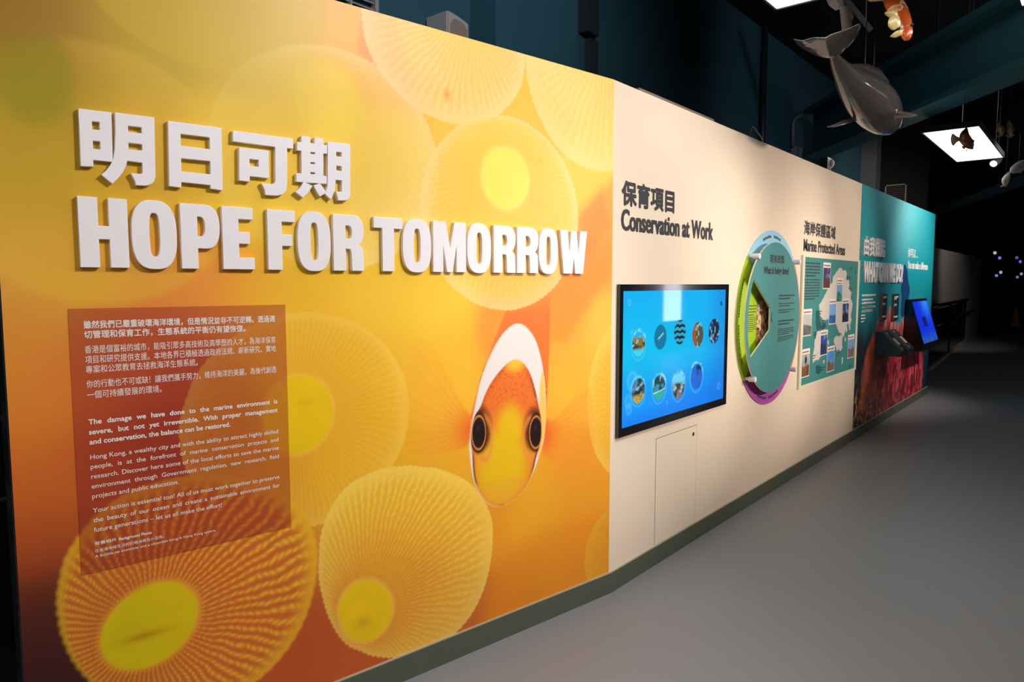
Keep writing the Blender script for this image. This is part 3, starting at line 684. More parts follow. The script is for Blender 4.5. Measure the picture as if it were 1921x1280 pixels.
def tv_colour(A, B):
    u = (A - ia0) / (ia1 - ia0); v = (ib1 - B) / (ib1 - ib0)
    C = mixc(np.broadcast_to(lin((2, 160, 218)), A.shape + (3,)), lin((2, 172, 216)), sst(.0, .5, v) * sst(1, .2, u))
    C = mixc(C, lin((0, 112, 216)), sst(.45, 1.0, v)); C = mixc(C, lin((10, 100, 190)), .5 * sst(.7, 1.0, u))
    C = mixc(C, lin((0, 150, 235)), .5 * np.exp(-((v - .85) / .1) ** 2) * sst(.6, .1, u))
    C = C * (1 + .06 * (fbm(A * 6, B * 9, 201, 3) - .5))[..., None]
    C = mixc(C, lin((0, 130, 215)), .35 * sst(.0, .008, B - (W2.px(1300, 668, SO)[1] + (A - 1.0) * .02)) * 0)
    for (cu, cv), col, k in TVB:
        ca, cb = tvpx(cu, cv); r0 = tvpx(cu, cv + 100)[1]; R = cb - r0
        r = np.hypot(A - ca, B - cb) / R; n = fbm(A * 45 + k * 7, B * 45, 300 + k, 3); n2 = fbm(A * 18 + k * 3, B * 18, 330 + k, 3)
        fill = mixc(np.broadcast_to(lin(col), C.shape), lin((12, 22, 40)), sst(.48, .62, n2) * .85)
        fill = mixc(fill, lin((150, 190, 190)), sst(.60, .72, n) * .7)
        dv = (cb - B) / R
        if k == 0: fill = mixc(fill, lin((60, 190, 210)), sst(.25, .6, dv)); fill = mixc(fill, lin((20, 160, 215)), sst(-.35, -.7, dv))
        if k == 1:
            fill = np.broadcast_to(lin((14, 105, 142)), C.shape) * (1 + .15 * (n2 - .5))[..., None]
            fill = mixc(fill, lin((150, 205, 215)), .9 * np.exp(-(((A - ca) / R * .5 + dv * 1.0 + .05) / .07) ** 2) * (np.hypot((A - ca) / R - .1, dv) < .5))
        if k == 2: fill = mixc(np.broadcast_to(lin((40, 150, 180)), C.shape), lin((14, 26, 44)), sst(-.1, .3, np.sin(dv * 14 + 1.6 * np.abs(np.sin((A - ca) / R * 4)) + n * 2)))
        if k == 3: fill = mixc(fill, lin((150, 80, 30)), sst(.1, -.6, (A - ca) / R) * .8)
        if k == 5: fill = mixc(fill, lin((165, 140, 70)), sst(.2, .35, dv) * (.6 + .6 * (n > .5)))
        if k == 6: fill = mixc(fill, lin((40, 155, 150)), sst(.25, .35, dv)); fill = mixc(fill, lin((190, 225, 225)), .9 * np.exp(-((dv - .28 + (A - ca) / R * .12) / .04) ** 2))
        if k == 7: fill = mixc(fill, lin((90, 190, 215)), sst(-.1, -.4, dv))
        if k == 8: fill = mixc(fill, lin((20, 90, 200)), sst(.4, .6, n))
        C = mixc(C, 0, np.zeros(A.shape)) + (fill - C) * sst(1.02, .94, r)[..., None]
        if k in (0, 5, 6, 7, 8):
            ra, rb = ca, cb - R * (.08 if k else .12); r2 = np.hypot((A - ra) / 1.12, (B - rb) / 1.16) / R
            C = mixc(C, lin((90, 205, 228)), .3 * np.exp(-((r2 - 1) / .06) ** 2))
            C = mixc(C, lin((150, 225, 240)), .6 * sst(.42, .6, n) * np.exp(-((r2 - 1.02) / .1) ** 2) * sst(.1, -.8, dv))
    for (cu, cv), R in [((100, 960), .03), ((105, 1018), .026), ((407, 968), .01), ((812, 835), .02), ((133, 800), .045), ((130, 405), .012), ((125, 435), .01), ((612, 665), .012), ((110, 180), .016)]:
        ca, cb = tvpx(cu, cv); r = np.hypot(A - ca, B - cb) / R
        C = mixc(C, lin((90, 190, 235)), .28 * np.exp(-((r - 1) / .22) ** 2)); C = mixc(C, lin((90, 180, 235)), .15 * (r < 1))
    ca, cb = tvpx(832, 188); C = mixc(C, lin((4, 60, 110)), .9 * (np.abs(A - ca) < .012) * (np.abs(B - cb) < .012))
    return C
M_TV = mat_print('lit display', 0.03, emit=True, grain=0.0)
sheet('display', W2, ia0, ia1, ib0, ib1, 0.004, SO - .001, 420, 250, tv_colour, M_TV, e)

# ------------------------------------------------------------------ turning disc "What is being done?"
WC = ((W2.px(1380, 597, .006)[0] + W2.px(1500, 590, .006)[0]) / 2, (W2.px(1440, 434, .006)[1] + W2.px(1440, 755, .006)[1]) / 2)
WR = .603
FO = .062
DC = ((W2.px(1399, 597, FO)[0] + W2.px(1498.5, 590, FO)[0]) / 2, (W2.px(1452, 452, FO)[1] + W2.px(1452, 737, FO)[1]) / 2)
DR = ((W2.px(1498.5, 590, FO)[0] - W2.px(1399, 597, FO)[0]) + (W2.px(1452, 452, FO)[1] - W2.px(1452, 737, FO)[1])) / 4
e = empty('policy_wheel', W2.p(WC[0], WC[1] - WR, 0), 'round teal information disc with a cut-out window over a multicoloured ring', 'information disc')
def ang(px, py): a, b = W2.px(px, py, .03); return math.degrees(math.atan2(b - WC[1], a - WC[0])) % 360
A_ul, A_ur, A_ll, A_lr = ang(1411, 481), ang(1492, 492), ang(1404, 712), ang(1485, 694)
def fan(fr, c, R, t0, t1, n, c0, c1, r0=0.0):
    mb = MB(); P = []
    ts = [math.radians(t0 + (t1 - t0) * i / n) for i in range(n + 1)]
    outer = [(c[0] + R * math.cos(t), c[1] + R * math.sin(t)) for t in ts]
    foot = outer + ([c] if r0 == 0 else [(c[0] + r0 * math.cos(t), c[1] + r0 * math.sin(t)) for t in ts[::-1]])
    v, f = curve_mesh([foot], c1 - c0)
    return mb.add([fr.p(x, y, c0 + z) for x, y, z in v], f)
if A_ur > 180: A_ur -= 360
sect = [('lime green', (168, 200, 22), A_ul, A_ll), ('sky blue', (150, 202, 226), A_ur, A_ul), ('coral orange', (238, 130, 96), A_lr - 360, A_ur), ('magenta', (186, 82, 172), A_ll, A_lr)]
for nm, rgb, t0, t1 in sect:
    o = fan(W2, WC, WR, t0, t1, 60, .0006, .007).build('ring_sector', mat(nm + ' print', rgb, .45), e); o['label'] = nm + ' sector'
# back picture seen through the window
ph = rect(W2, (1421, 538), (1443, 660), .0075)
def fishmarket(A, B):
    n = fbm(A * 40, B * 40, 401, 3); v = (ph[3] - B) / (ph[3] - ph[2])
    C = mixc(np.broadcast_to(lin((150, 100, 70)), A.shape + (3,)), lin((235, 200, 150)), sst(.42, .56, n))
    C = mixc(C, lin((120, 130, 60)), sst(.35, .1, v) * .6); C = mixc(C, lin((175, 165, 175)), .8 * np.exp(-((v - .33) / .08) ** 2) * sst(.4, .6, fbm(A * 60, B * 60, 402, 2)))
    C = mixc(C, lin((120, 30, 22)), sst(.72, .95, v) * .8); return mixc(C, lin((30, 16, 14)), sst(.58, .68, fbm(A * 55 + 3, B * 55, 405, 2)) * .8)
sheet('market_photo', W2, *ph, .0071, .0085, 40, 120, fishmarket, M_PRINT, e)
# front disc with window
def wpx(u, v): return W2.px(1375 + u / 3.822, 425 + v / 3.822, FO)
outer = [(DC[0] + DR * math.cos(2 * math.pi * i / 120), DC[1] + DR * math.sin(2 * math.pi * i / 120)) for i in range(120)]
n1, n2, n3, n4 = wpx(150, 375), wpx(268, 585), wpx(264, 742), wpx(126, 940)
t1 = math.atan2(n1[1] - DC[1], n1[0] - DC[0]); t4 = math.atan2(n4[1] - DC[1], n4[0] - DC[0]) % (2 * math.pi)
r1 = math.hypot(n1[0] - DC[0], n1[1] - DC[1]); r4 = math.hypot(n4[0] - DC[0], n4[1] - DC[1])
hole = [n3, n2] + [(DC[0] + (r1 + (r4 - r1) * i / 20) * math.cos(t1 + (t4 - t1) * i / 20), DC[1] + (r1 + (r4 - r1) * i / 20) * math.sin(t1 + (t4 - t1) * i / 20)) for i in range(21)]
M_DISC = mat('teal disc print', (74, 140, 138), .45); M_CREAM = mat('cream acrylic edge', (226, 222, 196), .4)
v, f = curve_mesh([outer, hole], .001); fd = MB().add([W2.p(x, y, FO + z) for x, y, z in v], f).build('front_disc', M_DISC, e)
v, f = curve_mesh([outer, hole], .010); MB().add([W2.p(x, y, FO - .0102 + z) for x, y, z in v], f).build('disc_backing', M_CREAM, e)
tx = MB(); c = FO + .0014
def p8(u, v): return W2.px(1380 + u / 8.531, 430 + v / 8.531, c)
put_han(tx, W2, '現有政策', p8(548, 480)[0], p8(780, 500)[0], p8(560, 545)[1], p8(560, 403)[1], c, .022)
put_latin(tx, W2, 'What is being done?', p8(445, 715)[0], p8(853, 740)[0], p8(455, 712)[1], p8(455, 597)[1], c, .03)
def scribble(mb, fr, a0, a1, b, h, c, seed, fill=1.0):
    """a row of print too small to read: runs of little bars"""
    r = random.Random(seed); a = a0; end = a0 + (a1 - a0) * fill
    while a < end - .004:
        w = min(r.uniform(.6, 2.6) * h, end - a); mb.box(fr, a, a + w * .8, b, b + h * r.uniform(.75, 1.0), c, c + .0002); a += w
def rows(mb, fr, a0, a1, top, pitch, h, n, c, seed, last=.7):
    for i in range(n): scribble(mb, fr, a0, a1, top - pitch * i - h, h, c, seed + i, last if i == n - 1 else 1.0)
xa, xb = W2.px(1461, 560, c)[0], W2.px(1491, 556, c)[0]
for yp, n, h, pt in [(553, 2, .012, .021), (569, 2, .007, .016), (581, 2, .007, .016), (601, 2, .012, .021), (617, 4, .006, .0125), (632, 3, .006, .0125)]:
    bk = MB(); rows(bk, W2, xa, xb, W2.px(1463, yp, c)[1], pt, h, n, c, yp); bk.build('lettering', M_BTEXT, fd)
tx.build('lettering', M_BTEXT, fd)
gt = MB(); gt2 = MB(); xa, xb = W2.px(1403, 580, .0075)[0], W2.px(1419, 578, .0075)[0]
rows(gt, W2, xa, xb, W2.px(1410, 573, .0075)[1], .02, .007, 4, .0072, 77); rows(gt2, W2, xa, xb, W2.px(1410, 595, .0075)[1], .013, .005, 8, .0072, 97)
gt.build('lettering', M_BTEXT, e); gt2.build('lettering', M_BTEXT, e)
for k_, (tm, sw, inw) in enumerate([(92, 34, False), (180, 58, False), (268, 40, True)]):   # tiny wording round the ring
    gt = MB(); rng = random.Random(k_); t = tm - sw / 2
    while t < tm + sw / 2:
        dt = rng.uniform(.8, 2.0); t0, t1_ = math.radians(t), math.radians(t + dt * .75); r0 = WR - (.052 if inw else .05); r1_ = r0 + rng.uniform(.014, .02)
        if not (tm - 3 < t < tm + 1):
            gt.hexa([W2.p(WC[0] + r * math.cos(q), WC[1] + r * math.sin(q), cc) for cc in (.0071, .0074) for r, q in ((r0, t0), (r1_, t0), (r1_, t1_), (r0, t1_))])
        t += dt
    gt.build('ring_lettering', M_BTEXT, e)
hub = MB().tube([W2.p(*W2.px(1449.5, 595, FO), FO), W2.p(*W2.px(1449.5, 595, FO), FO + .006)], .034, 40).build('hub_cap', M_DISC, e)
for p in ((1416, 481), (1493, 492), (1408, 711.5), (1485, 693)):
    q = W2.px(*p, .04)
    MB().tube([W2.p(*q, .0072), W2.p(*q, .03), W2.p(*q, .0305), W2.p(*q, FO + .012)], [.011, .011, .018, .018], 20).build('knob', M_WHITE, e)

# ------------------------------------------------------------------ framed map
def m4(u, v, off=.012): return W2.px(1490 + u / 3.765, 400 + v / 3.765, off)
fo = [(m4(62, 290)[0] + m4(28, 1250)[0]) / 2, (m4(460, 338)[0] + m4(435, 1100)[0]) / 2, (m4(28, 1250)[1] + m4(435, 1100)[1]) / 2, (m4(62, 290)[1] + m4(460, 338)[1]) / 2]
fi = [(m4(75, 308)[0] + m4(45, 1220)[0]) / 2, (m4(448, 345)[0] + m4(420, 1095)[0]) / 2, (m4(45, 1220)[1] + m4(420, 1095)[1]) / 2, (m4(75, 308)[1] + m4(448, 345)[1]) / 2]
e = empty('map_panel', W2.p((fo[0] + fo[1]) / 2, fo[2], 0), 'framed teal map panel with white land and small photo cards', 'map')
fb = MB()
for q in ((fo[0], fo[1], fo[2], fi[2]), (fo[0], fo[1], fi[3], fo[3]), (fo[0], fi[0], fi[2], fi[3]), (fi[1], fo[1], fi[2], fi[3])): fb.box(W2, *q, 0, .016)
fb.build('frame', M_CREAM, e)
MAPC = m4(250, 760)
LAND = [[(320,385),(335,390),(345,405),(362,405),(372,425),(368,450),(385,470),(392,520),(405,560),(398,600),(412,640),(405,690),(400,720),(405,760),(395,790),(375,780),(360,830),(350,870),(342,880),(330,845),(318,845),(300,805),(292,770),(285,740),(262,775),(250,770),(240,745),(215,760),(198,748),(185,730),(180,690),(175,650),(200,610),(215,580),(232,545),(250,510),(270,490),(272,455),(285,440),(300,410)],
        [(285,880),(300,868),(318,872),(330,858),(340,885),(336,920),(340,950),(328,975),(312,962),(300,975),(288,930),(278,905)],
        [(158,838),(185,815),(215,822),(240,828),(232,880),(222,930),(212,970),(190,1005),(175,1035),(150,1040),(132,1060),(128,1020),(140,960),(145,900)],
        [(362,800),(370,790),(375,830),(366,850)], [(385,790),(396,785),(397,820),(388,828)], [(335,1020),(345,1015),(342,1060),(333,1070)], [(205,1040),(214,1035),(212,1065),(204,1062)], [(355,880),(362,872),(366,900),(358,915)], [(238,900),(246,905),(244,930),(236,925)]]
ISL = [[(152,690),(172,685),(178,730),(190,790),(220,770),(225,800),(205,830),(160,835),(150,780)], [(152,1080),(170,1070),(190,1085),(195,1110),(172,1140),(152,1130)], [(370,440),(384,450),(380,475),(366,470)], [(388,515),(398,520),(396,545),(386,540)], [(150,835),(158,845),(152,890),(140,880)], [(428,390),(434,400),(436,430),(430,438)]]
LANDW = [[m4(u, v) for u, v in p] for p in LAND]; ISLW = [[m4(u, v) for u, v in p] for p in ISL]
def map_colour(A, B):
    C = np.broadcast_to(lin((66, 138, 134)), A.shape + (3,)).copy()
    j = .016 * (fbm(A * 40, B * 40, 501, 3) - .5)
    for p in LANDW: C = mixc(C, lin((214, 206, 196)), sst(.002, -.002, sdist(A, B, p) + j))
    for p in ISLW: C = mixc(C, lin((32, 84, 90)), .9 * sst(.002, -.002, sdist(A, B, p) + j * .6))
    return C
bd = sheet('map_sheet', W2, *fi, .001, .012, 200, 300, map_colour, M_PRINT, e)
mt = MB()
xa, xb = m4(80, 400)[0], m4(184, 400)[0]; rows(mt, W2, xa, xb, m4(100, 345)[1], .0245, .015, 5, .0122, 60); mt.build('lettering', M_BTEXT, bd); mt = MB(); xa2 = m4(74, 500)[0]; rows(mt, W2, xa2, xb, m4(100, 465)[1], .0215, .011, 8, .0122, 70)
for u, v in ((185, 690), (205, 755), (150, 838), (395, 450), (405, 530), (140, 1003), (205, 1085), (310, 985), (395, 1075), (405, 380)):
    q = m4(u, v); nm = MB(); rows(nm, W2, q[0] - .05, q[0] + .05, q[1], .019, .009, 2, .0122, u); nm.build('lettering', M_BTEXT, bd)
mt.build('lettering', M_BTEXT, bd)
CARDS = [((208,348),(252,548),(70,55,110),(90,60,60)), ((303,458),(337,645),(120,165,205),(60,130,120)), ((250,608),(292,800),(120,175,225),(50,100,160)), ((343,605),(382,790),(40,70,130),(35,35,60)),
         ((66,680),(120,885),(190,190,190),(110,110,112)), ((188,830),(229,1022),(40,80,150),(45,60,100)), ((56,965),(104,1178),(160,165,170),(120,75,50)), ((235,945),(280,1138),(80,150,215),(120,105,80)), ((382,862),(418,1040),(120,160,215),(130,95,85))]
for i, (tl, br, sky, gnd) in enumerate(CARDS):
    a0, b1 = m4(*tl, .014); a1, b0 = m4(*br, .014)
    yy = (tl[1] + br[1]) / 2; hgt = m4(tl[0], tl[1], .014)[1] - m4(tl[0], br[1] - 12, .014)[1]; b0 = b1 - hgt
    cd = MB().box(W2, a0, a1, b0, b1, .0122, .0135).build('photo_card', mat('white card', (232, 228, 220), .5) if i == 0 else bpy.data.materials['white card'], e)
    def pic(A, B, b0=b0, b1=b1, i=i, sky=sky, gnd=gnd):
        v = (B - b0) / (b1 - b0); n = fbm(A * 22, B * 16, 600 + i, 3); hz = .38 + .25 * (fbm(A * 9, np.zeros(A.shape), 640 + i, 2) - .5)
        C = mixc(np.broadcast_to(lin(gnd), A.shape + (3,)) * (.5 + n)[..., None], lin(sky), sst(hz - .04, hz + .04, v))
        if i == 0: C = mixc(C, lin((120, 40, 40)), sst(.4, .2, v) * n)
        if i == 6: C = mixc(C, lin((30, 28, 30)), sst(.2, .1, np.hypot((A - (a0 + a1) / 2) * 6, (v - .6) * 1.0)))
        return mixc(C, lin((235, 235, 235)), .25 * sst(.6, .7, n) * sst(hz, hz + .1, v))
    top = b1 - (b1 - b0) * (.2 if i != 1 else .28)
    sheet('photo', W2, a0 + .008, a1 - .008, b0 + .008, top, .0136, .0142, 14, 60, pic, M_PRINT, cd)
    tt = MB(); scribble(tt, W2, a0 + .012, a1 - .02, b1 - .03, .013, .0136, 800 + i); scribble(tt, W2, a0 + .012, a1 - .02, b1 - .052, .010, .0136, 830 + i)
    tt.build('card_title', mat('card title red', (150, 60, 45), .6) if i == 0 else bpy.data.materials['card title red'], cd)

# ------------------------------------------------------------------ teal coral mural with its fittings
ta0 = (W2.px(1617, 347, .003)[0] + W2.px(1601, 805, .003)[0]) / 2
def t5(u, v, off=.003): return W2.px(1595 + u / 2.782, 340 + v / 2.782, off)
def smp(pts, k=2): return smooth_poly([t5(*p) for p in pts], k)
CORAL = smp([(20,1270),(60,1080),(62,960),(105,820),(135,790),(150,700),(168,760),(205,640),(222,660),(240,760),(290,700),(300,640),(310,800),(360,880),(380,900),(380,1120),(200,1240),(100,1270)], 2)
DIVER = smp([(272,440),(288,432),(300,470),(302,520),(312,560),(308,600),(300,620),(290,690),(268,720),(262,680),(270,600),(262,560),(270,520),(268,480)], 2)
TA1 = FAR - .001
def coral_colour(A, B):
    u = (A - ta0) / (TA1 - ta0); v = (B - BASEZ) / (TOPZ - BASEZ)
    C = mixc(np.broadcast_to(lin((16, 150, 160)), A.shape + (3,)), lin((120, 205, 208)), np.exp(-((u - .42) / .3) ** 2) * sst(.62, .98, v))
    C = mixc(C, lin((10, 130, 140)), sst(.75, .5, v) * .8)
    C = mixc(C, lin((16, 28, 44)), sst(.56, .33, v + .06 * (fbm(A * 6, B * 4, 711, 3) - .5) + .12 * np.exp(-((u - .45) / .22) ** 2) + .16 * sst(.6, 1.0, u)))
    C = mixc(C, lin((10, 70, 90)), .6 * sst(.75, 1.0, u) * sst(.6, .3, v))
    st = fbm(A * 26, B * 5, 720, 4); st2 = fbm(A * 12, B * 9, 730, 3)
    d = sdist(A, B, CORAL) + .10 * (fbm(A * 22, B * 4, 740, 3) - .5)
    col = mixc(np.broadcast_to(lin((178, 26, 40)), C.shape), lin((226, 92, 96)), sst(.42, .68, st))
    col = mixc(col, lin((228, 120, 84)), sst(.33, .56, v) * .85); col = mixc(col, lin((236, 190, 168)), sst(.48, .64, st) * sst(.33, .5, v))
    col = mixc(col, lin((70, 10, 26)), sst(.55, .38, st2) * .75 * sst(.6, .3, v)); col = mixc(col, lin((205, 110, 40)), sst(.3, .12, u) * sst(.5, .3, v) * .5)
    C = mixc(C, 0, np.zeros(A.shape)) + (col - C) * sst(.03, -.05, d)[..., None]
    sp = fbm(A * 34, B * 30, 760, 3)
    C = mixc(C, lin((222, 150, 50)), sst(.58, .68, sp) * sst(.24, .08, v + .1 * (u - .1)) * sst(.42, .1, u)); C = mixc(C, lin((18, 20, 34)), sst(.5, .38, sp) * sst(.2, .05, v + .25 * u) * .9)
    C = mixc(C, lin((8, 40, 96)), .92 * sst(.012, -.012, sdist(A, B, DIVER) + .02 * (fbm(A * 30, B * 30, 770, 2) - .5)))
    C = mixc(C, lin((10, 20, 34)), .85 * sst(.93, 1.0, u + .05 * (st - .5)) * sst(.5, .2, v))
    return C
cm = sheet('mural_panel', W2, ta0, TA1, BASEZ + .006, TOPZ, .0004, .003, 280, 340, coral_colour, M_PRINT)
tag(cm, 'turquoise and red photo mural of soft corals and a diver', 'mural')
def t6(u, v, off=.003): return W2.px(1600 + u / 4.27, 420 + v / 4.27, off)
def raised(txt, x0, x1, yt, yb, yx, han, label, dpt=.02):
    mb = MB(); c1 = .003 + dpt; a0 = t6(x0, yb, c1)[0]; a1 = t6(x1, yb, c1)[0]; b0 = t6(yx, yb, c1)[1]; b1 = t6(yx, yt, c1)[1]
    if han:
        v, f = text2d(txt); w = v[:, 0].max() - v[:, 0].min(); h = v[:, 1].max() - v[:, 1].min(); d = .026
        for i, (ox, oy) in enumerate([(-1, 0), (1, 0), (0, -1), (0, 1), (-.7, -.7), (.7, .7), (-.7, .7), (.7, -.7)]):
            sub = MB(); kx = (a1 - a0) / w; ky = (b1 - b0) / h
            vv = [(a0 + (x - v[:, 0].min()) * kx + ox * d * (a1 - a0) / w, b0 + (y - v[:, 1].min()) * ky + oy * d * (b1 - b0) / h) for x, y, z in v]
            n = len(vv); cnt = {}
            for q in f:
                for j in range(len(q)): ee = frozenset((q[j], q[(j + 1) % len(q)])); cnt[ee] = cnt.get(ee, 0) + 1
            sides = [(q[(j + 1) % len(q)], q[j], q[j] + n, q[(j + 1) % len(q)] + n) for q in f for j in range(len(q)) if cnt[frozenset((q[j], q[(j + 1) % len(q)]))] == 1]
            mb.add([W2.p(x, y, c1 + i * 1e-4) for x, y in vv] + [W2.p(x, y, .0032) for x, y in vv], list(f) + sides)
    else: put_text(mb, W2, txt, a0, b0, b1 - b0, c1, a1, bold=.05, depth=dpt - .0004)
    # part the strokes into characters: pieces whose spans along the wall overlap belong together
    par = list(range(len(mb.v)))
    def find(i):
        while par[i] != i: par[i] = par[par[i]]; i = par[i]
        return i
    for q in mb.f:
        for k in q[1:]: par[find(k)] = find(q[0])
    grp = {}
    for fi, q in enumerate(mb.f): grp.setdefault(find(q[0]), []).append(fi)
    sp_ = []
    for fl in grp.values():
        ys = [mb.v[k][1] for fi in fl for k in mb.f[fi]]; sp_.append([min(ys), max(ys), fl])
    sp_.sort(key=lambda t: t[0]); out = []
    for lo, hi, fl in sp_:
        if out and lo < out[-1][1] - .35 * min(hi - lo, out[-1][1] - out[-1][0]): out[-1][1] = max(out[-1][1], hi); out[-1][2] += fl
        else: out.append([lo, hi, list(fl)])
    e = empty('raised_title', W2.p((a0 + a1) / 2, b0, .0032), label, 'sign')
    for lo, hi, fl in out:
        ids = sorted({k for fi in fl for k in mb.f[fi]}); mp = {k: i for i, k in enumerate(ids)}
        MB().add([mb.v[k] for k in ids], [tuple(mp[k] for k in mb.f[fi]) for fi in fl]).build('letter', M_LET, e)
    return e
raised('由我做起', 90, 258, 98, 250, 95, True, 'raised white Chinese characters on the turquoise mural above the far title')
raised('WHAT CAN WE DO?', 86, 400, 308, 458, 92, False, 'raised white words WHAT CAN WE DO? on the turquoise mural')
wall_text('wall_heading', [(W2, '你可以…', 1703, 1722, 465, 483, 1705, 'han', .02), (W2, 'You can make a difference', 1702.6, 1740.5, 489.5, 503.5, 1704, 'lat', .03)], M_WTEXT,
          'small white two-line heading at the far edge of the turquoise mural', 'wall lettering', c=.0035)
e = empty('wall_text', W2.p(t6(128, 640)[0], t6(76, 740)[1], .0034), 'small white paragraph on the turquoise mural left of the dark strips', 'wall lettering')
xa, xb = t6(72, 600)[0], t6(184, 590)[0]
for yy, n, h, pt in ((565, 2, .02, .042), (628, 2, .018, .04), (662, 2, .018, .04), (692, 1, .016, .03)):
    wt = MB(); rows(wt, W2, xa, xb, t6(76, yy)[1], pt, h, n, .0034, yy, .8); wt.build('lettering', M_WTEXT, e)
wt = MB(); rows(wt, W2, xa, t6(100, 740)[0], t6(74, 728)[1], .03, .014, 3, .0034, 5); wt.build('lettering', M_WTEXT, e)
M_NAVY = mat('dark teal laminate', (24, 58, 68), .4); M_NAVY2 = mat('navy print', (14, 30, 48), .4)
for (x0, x1), lb in (((1655.5, 1663), 'narrow navy upright sign strip on the coral mural, nearer the map'), ((1677.5, 1685), 'narrow navy upright sign strip on the coral mural, nearer the small screen')):
    q0, q1 = W2.px(x0, 552, .02), W2.px(x1, 600, .02); qm = (q0[0] + q1[0]) / 2
    e = empty('sign_strip', W2.p(qm, q1[1], .003), lb, 'sign', 'navy sign strips above the flip blocks')
    MB().box(W2, q0[0], q1[0], q1[1], q0[1], .0034, .02).build('strip_board', M_NAVY2, e, bevel=.002)
    MB().box(W2, q0[0] - .012, q0[0] - .001, q1[1], q0[1], .0034, .026).build('edge_rail', mat('copper edge', (150, 120, 95), .35, metal=.6) if 'copper edge' not in bpy.data.materials else bpy.data.materials['copper edge'], e)
    tt = MB()
    for k in range(2):
        for j in range(2): scribble(tt, W2, q0[0] + .02 + .07 * k, q0[0] + .07 + .07 * k, q1[1] + .16 + .07 * j, .03, .0202, 900 + j + k)
    scribble(tt, W2, q0[0] + .03, q1[0] - .04, q0[1] - .04, .02, .0202, 7); scribble(tt, W2, q0[0] + .03, q1[0] - .04, q1[1] + .03, .02, .0202, 8)
    tt.build('lettering', M_WTEXT, e)
# two sloping flip blocks
fa0 = t6(180, 950, .0)[0]; fa2 = t6(400, 960, .1)[0]; fz0 = t6(180, 1070, .0)[1] + .02; fz1 = t6(190, 865, .0)[1]
for k, lb in enumerate(('sloping dark teal flip block on the coral mural, the one nearer the map', 'sloping dark teal flip block on the coral mural, the one nearer the small screen')):
    s0 = fa0 + k * .33; s1 = s0 + .31
    e = empty('flip_block', W2.p((s0 + s1) / 2, fz0, .003), lb, 'flip block', 'sloping flip blocks on the coral mural')
    prof = [(.0034, fz0), (.0034, fz1), (.05, fz1), (.24, fz0 + .05), (.23, fz0)]
    n = len(prof)
    MB().add([W2.p(s0, z, c) for c, z in prof] + [W2.p(s1, z, c) for c, z in prof], [tuple(range(n)), tuple(range(2 * n - 1, n - 1, -1))] + [(i, n + i, n + (i + 1) % n, (i + 1) % n) for i in range(n)]).build('block_body', M_NAVY, e, bevel=.004)
    g0, g1 = np.array([.051, fz1 - .001]), np.array([.2405, fz0 + .051])
    class Sl:                                        # the sloping front as a little frame
        def p(s, a, b, c): q = g1 + (g0 - g1) * b + np.array([.6, .8]) * c; return W2.p(s0 + a, q[1], q[0])
    sl = Sl()
    MB().box(sl, .10, .30, .02, .98, .0, .004).build('flap', M_NAVY2, e)
    MB().box(sl, .094, .104, .02, .98, .0, .012).build('edge_rail', bpy.data.materials['copper edge'], e)
    tt = MB()
    for j in range(3):
        a = .12 + j * .045; tt.box(sl, a, a + .028, .3, .62, .0042, .0046)
    tt.box(sl, .12, .16, .85, .93, .0042, .0046); tt.box(sl, .12, .16, .08, .16, .0042, .0046)
    tt.build('lettering', M_WTEXT, e)
# small leaning screen
q0, q1 = W2.px(1707, 562, .05), W2.px(1741, 640, .1)
s0, s1, z0, z1 = q0[0], q1[0], q1[1], q0[1]
e = empty('tilted_screen', W2.p((s0 + s1) / 2, z0, .003), 'small black tilted screen with a blue picture at the far end of the wall', 'screen')
prof = [(.0034, z0 - .06), (.0034, z1), (.06, z1), (.22, z0), (.2, z0 - .06)]; n = len(prof)
MB().add([W2.p(s0, z, c) for c, z in prof] + [W2.p(s1, z, c) for c, z in prof], [tuple(range(n)), tuple(range(2 * n - 1, n - 1, -1))] + [(i, n + i, n + (i + 1) % n, (i + 1) % n) for i in range(n)]).build('housing', M_BLKPL, e, bevel=.004)
class Sl2:
    def __init__(s): s.r = np.array([0, 1.0, 0]); d = W2.p(0, z1, .06) - W2.p(0, z0, .22); s.L = np.linalg.norm(d); s.d = d / s.L; s.n = np.cross(s.r, s.d); s.o = W2.p(s0, z0, .22)
    def p(s, a, b, c=0): return s.o + s.r * a + s.d * b + s.n * c
sl = Sl2()
def tilt_sheet(A, B):
    v = B / sl.L; u = A / (s1 - s0)
    C = mixc(np.broadcast_to(lin((4, 40, 190)), A.shape + (3,)), lin((40, 120, 225)), np.exp(-((u - .75) / .25) ** 2 - ((v - .95) / .3) ** 2))
    C = mixc(C, lin((40, 90, 130)), sst(.35, .1, v) * fbm(A * 20, B * 20, 830, 3)); return mixc(C, lin((2, 10, 40)), (np.abs(u - .45) < .12) * (np.abs(v - .5) < .1) * .8)
na, nb = 40, 60
A, B = np.meshgrid(np.linspace(.03, s1 - s0 - .03, na), np.linspace(.03, sl.L - .03, nb)); rgb = tilt_sheet(A, B).reshape(-1, 3)
mb = MB().add([sl.p(a, b, .0025) for a, b in zip(A.reshape(-1), B.reshape(-1))], [(j * na + i, j * na + i + 1, (j + 1) * na + i + 1, (j + 1) * na + i) for j in range(nb - 1) for i in range(na - 1)])
o = mb.build('display', M_TV, e); ca = o.data.color_attributes.new('print', 'FLOAT_COLOR', 'POINT'); ca.data.foreach_set('color', np.hstack([rgb, np.ones((len(rgb), 1))]).astype(np.float32).reshape(-1))

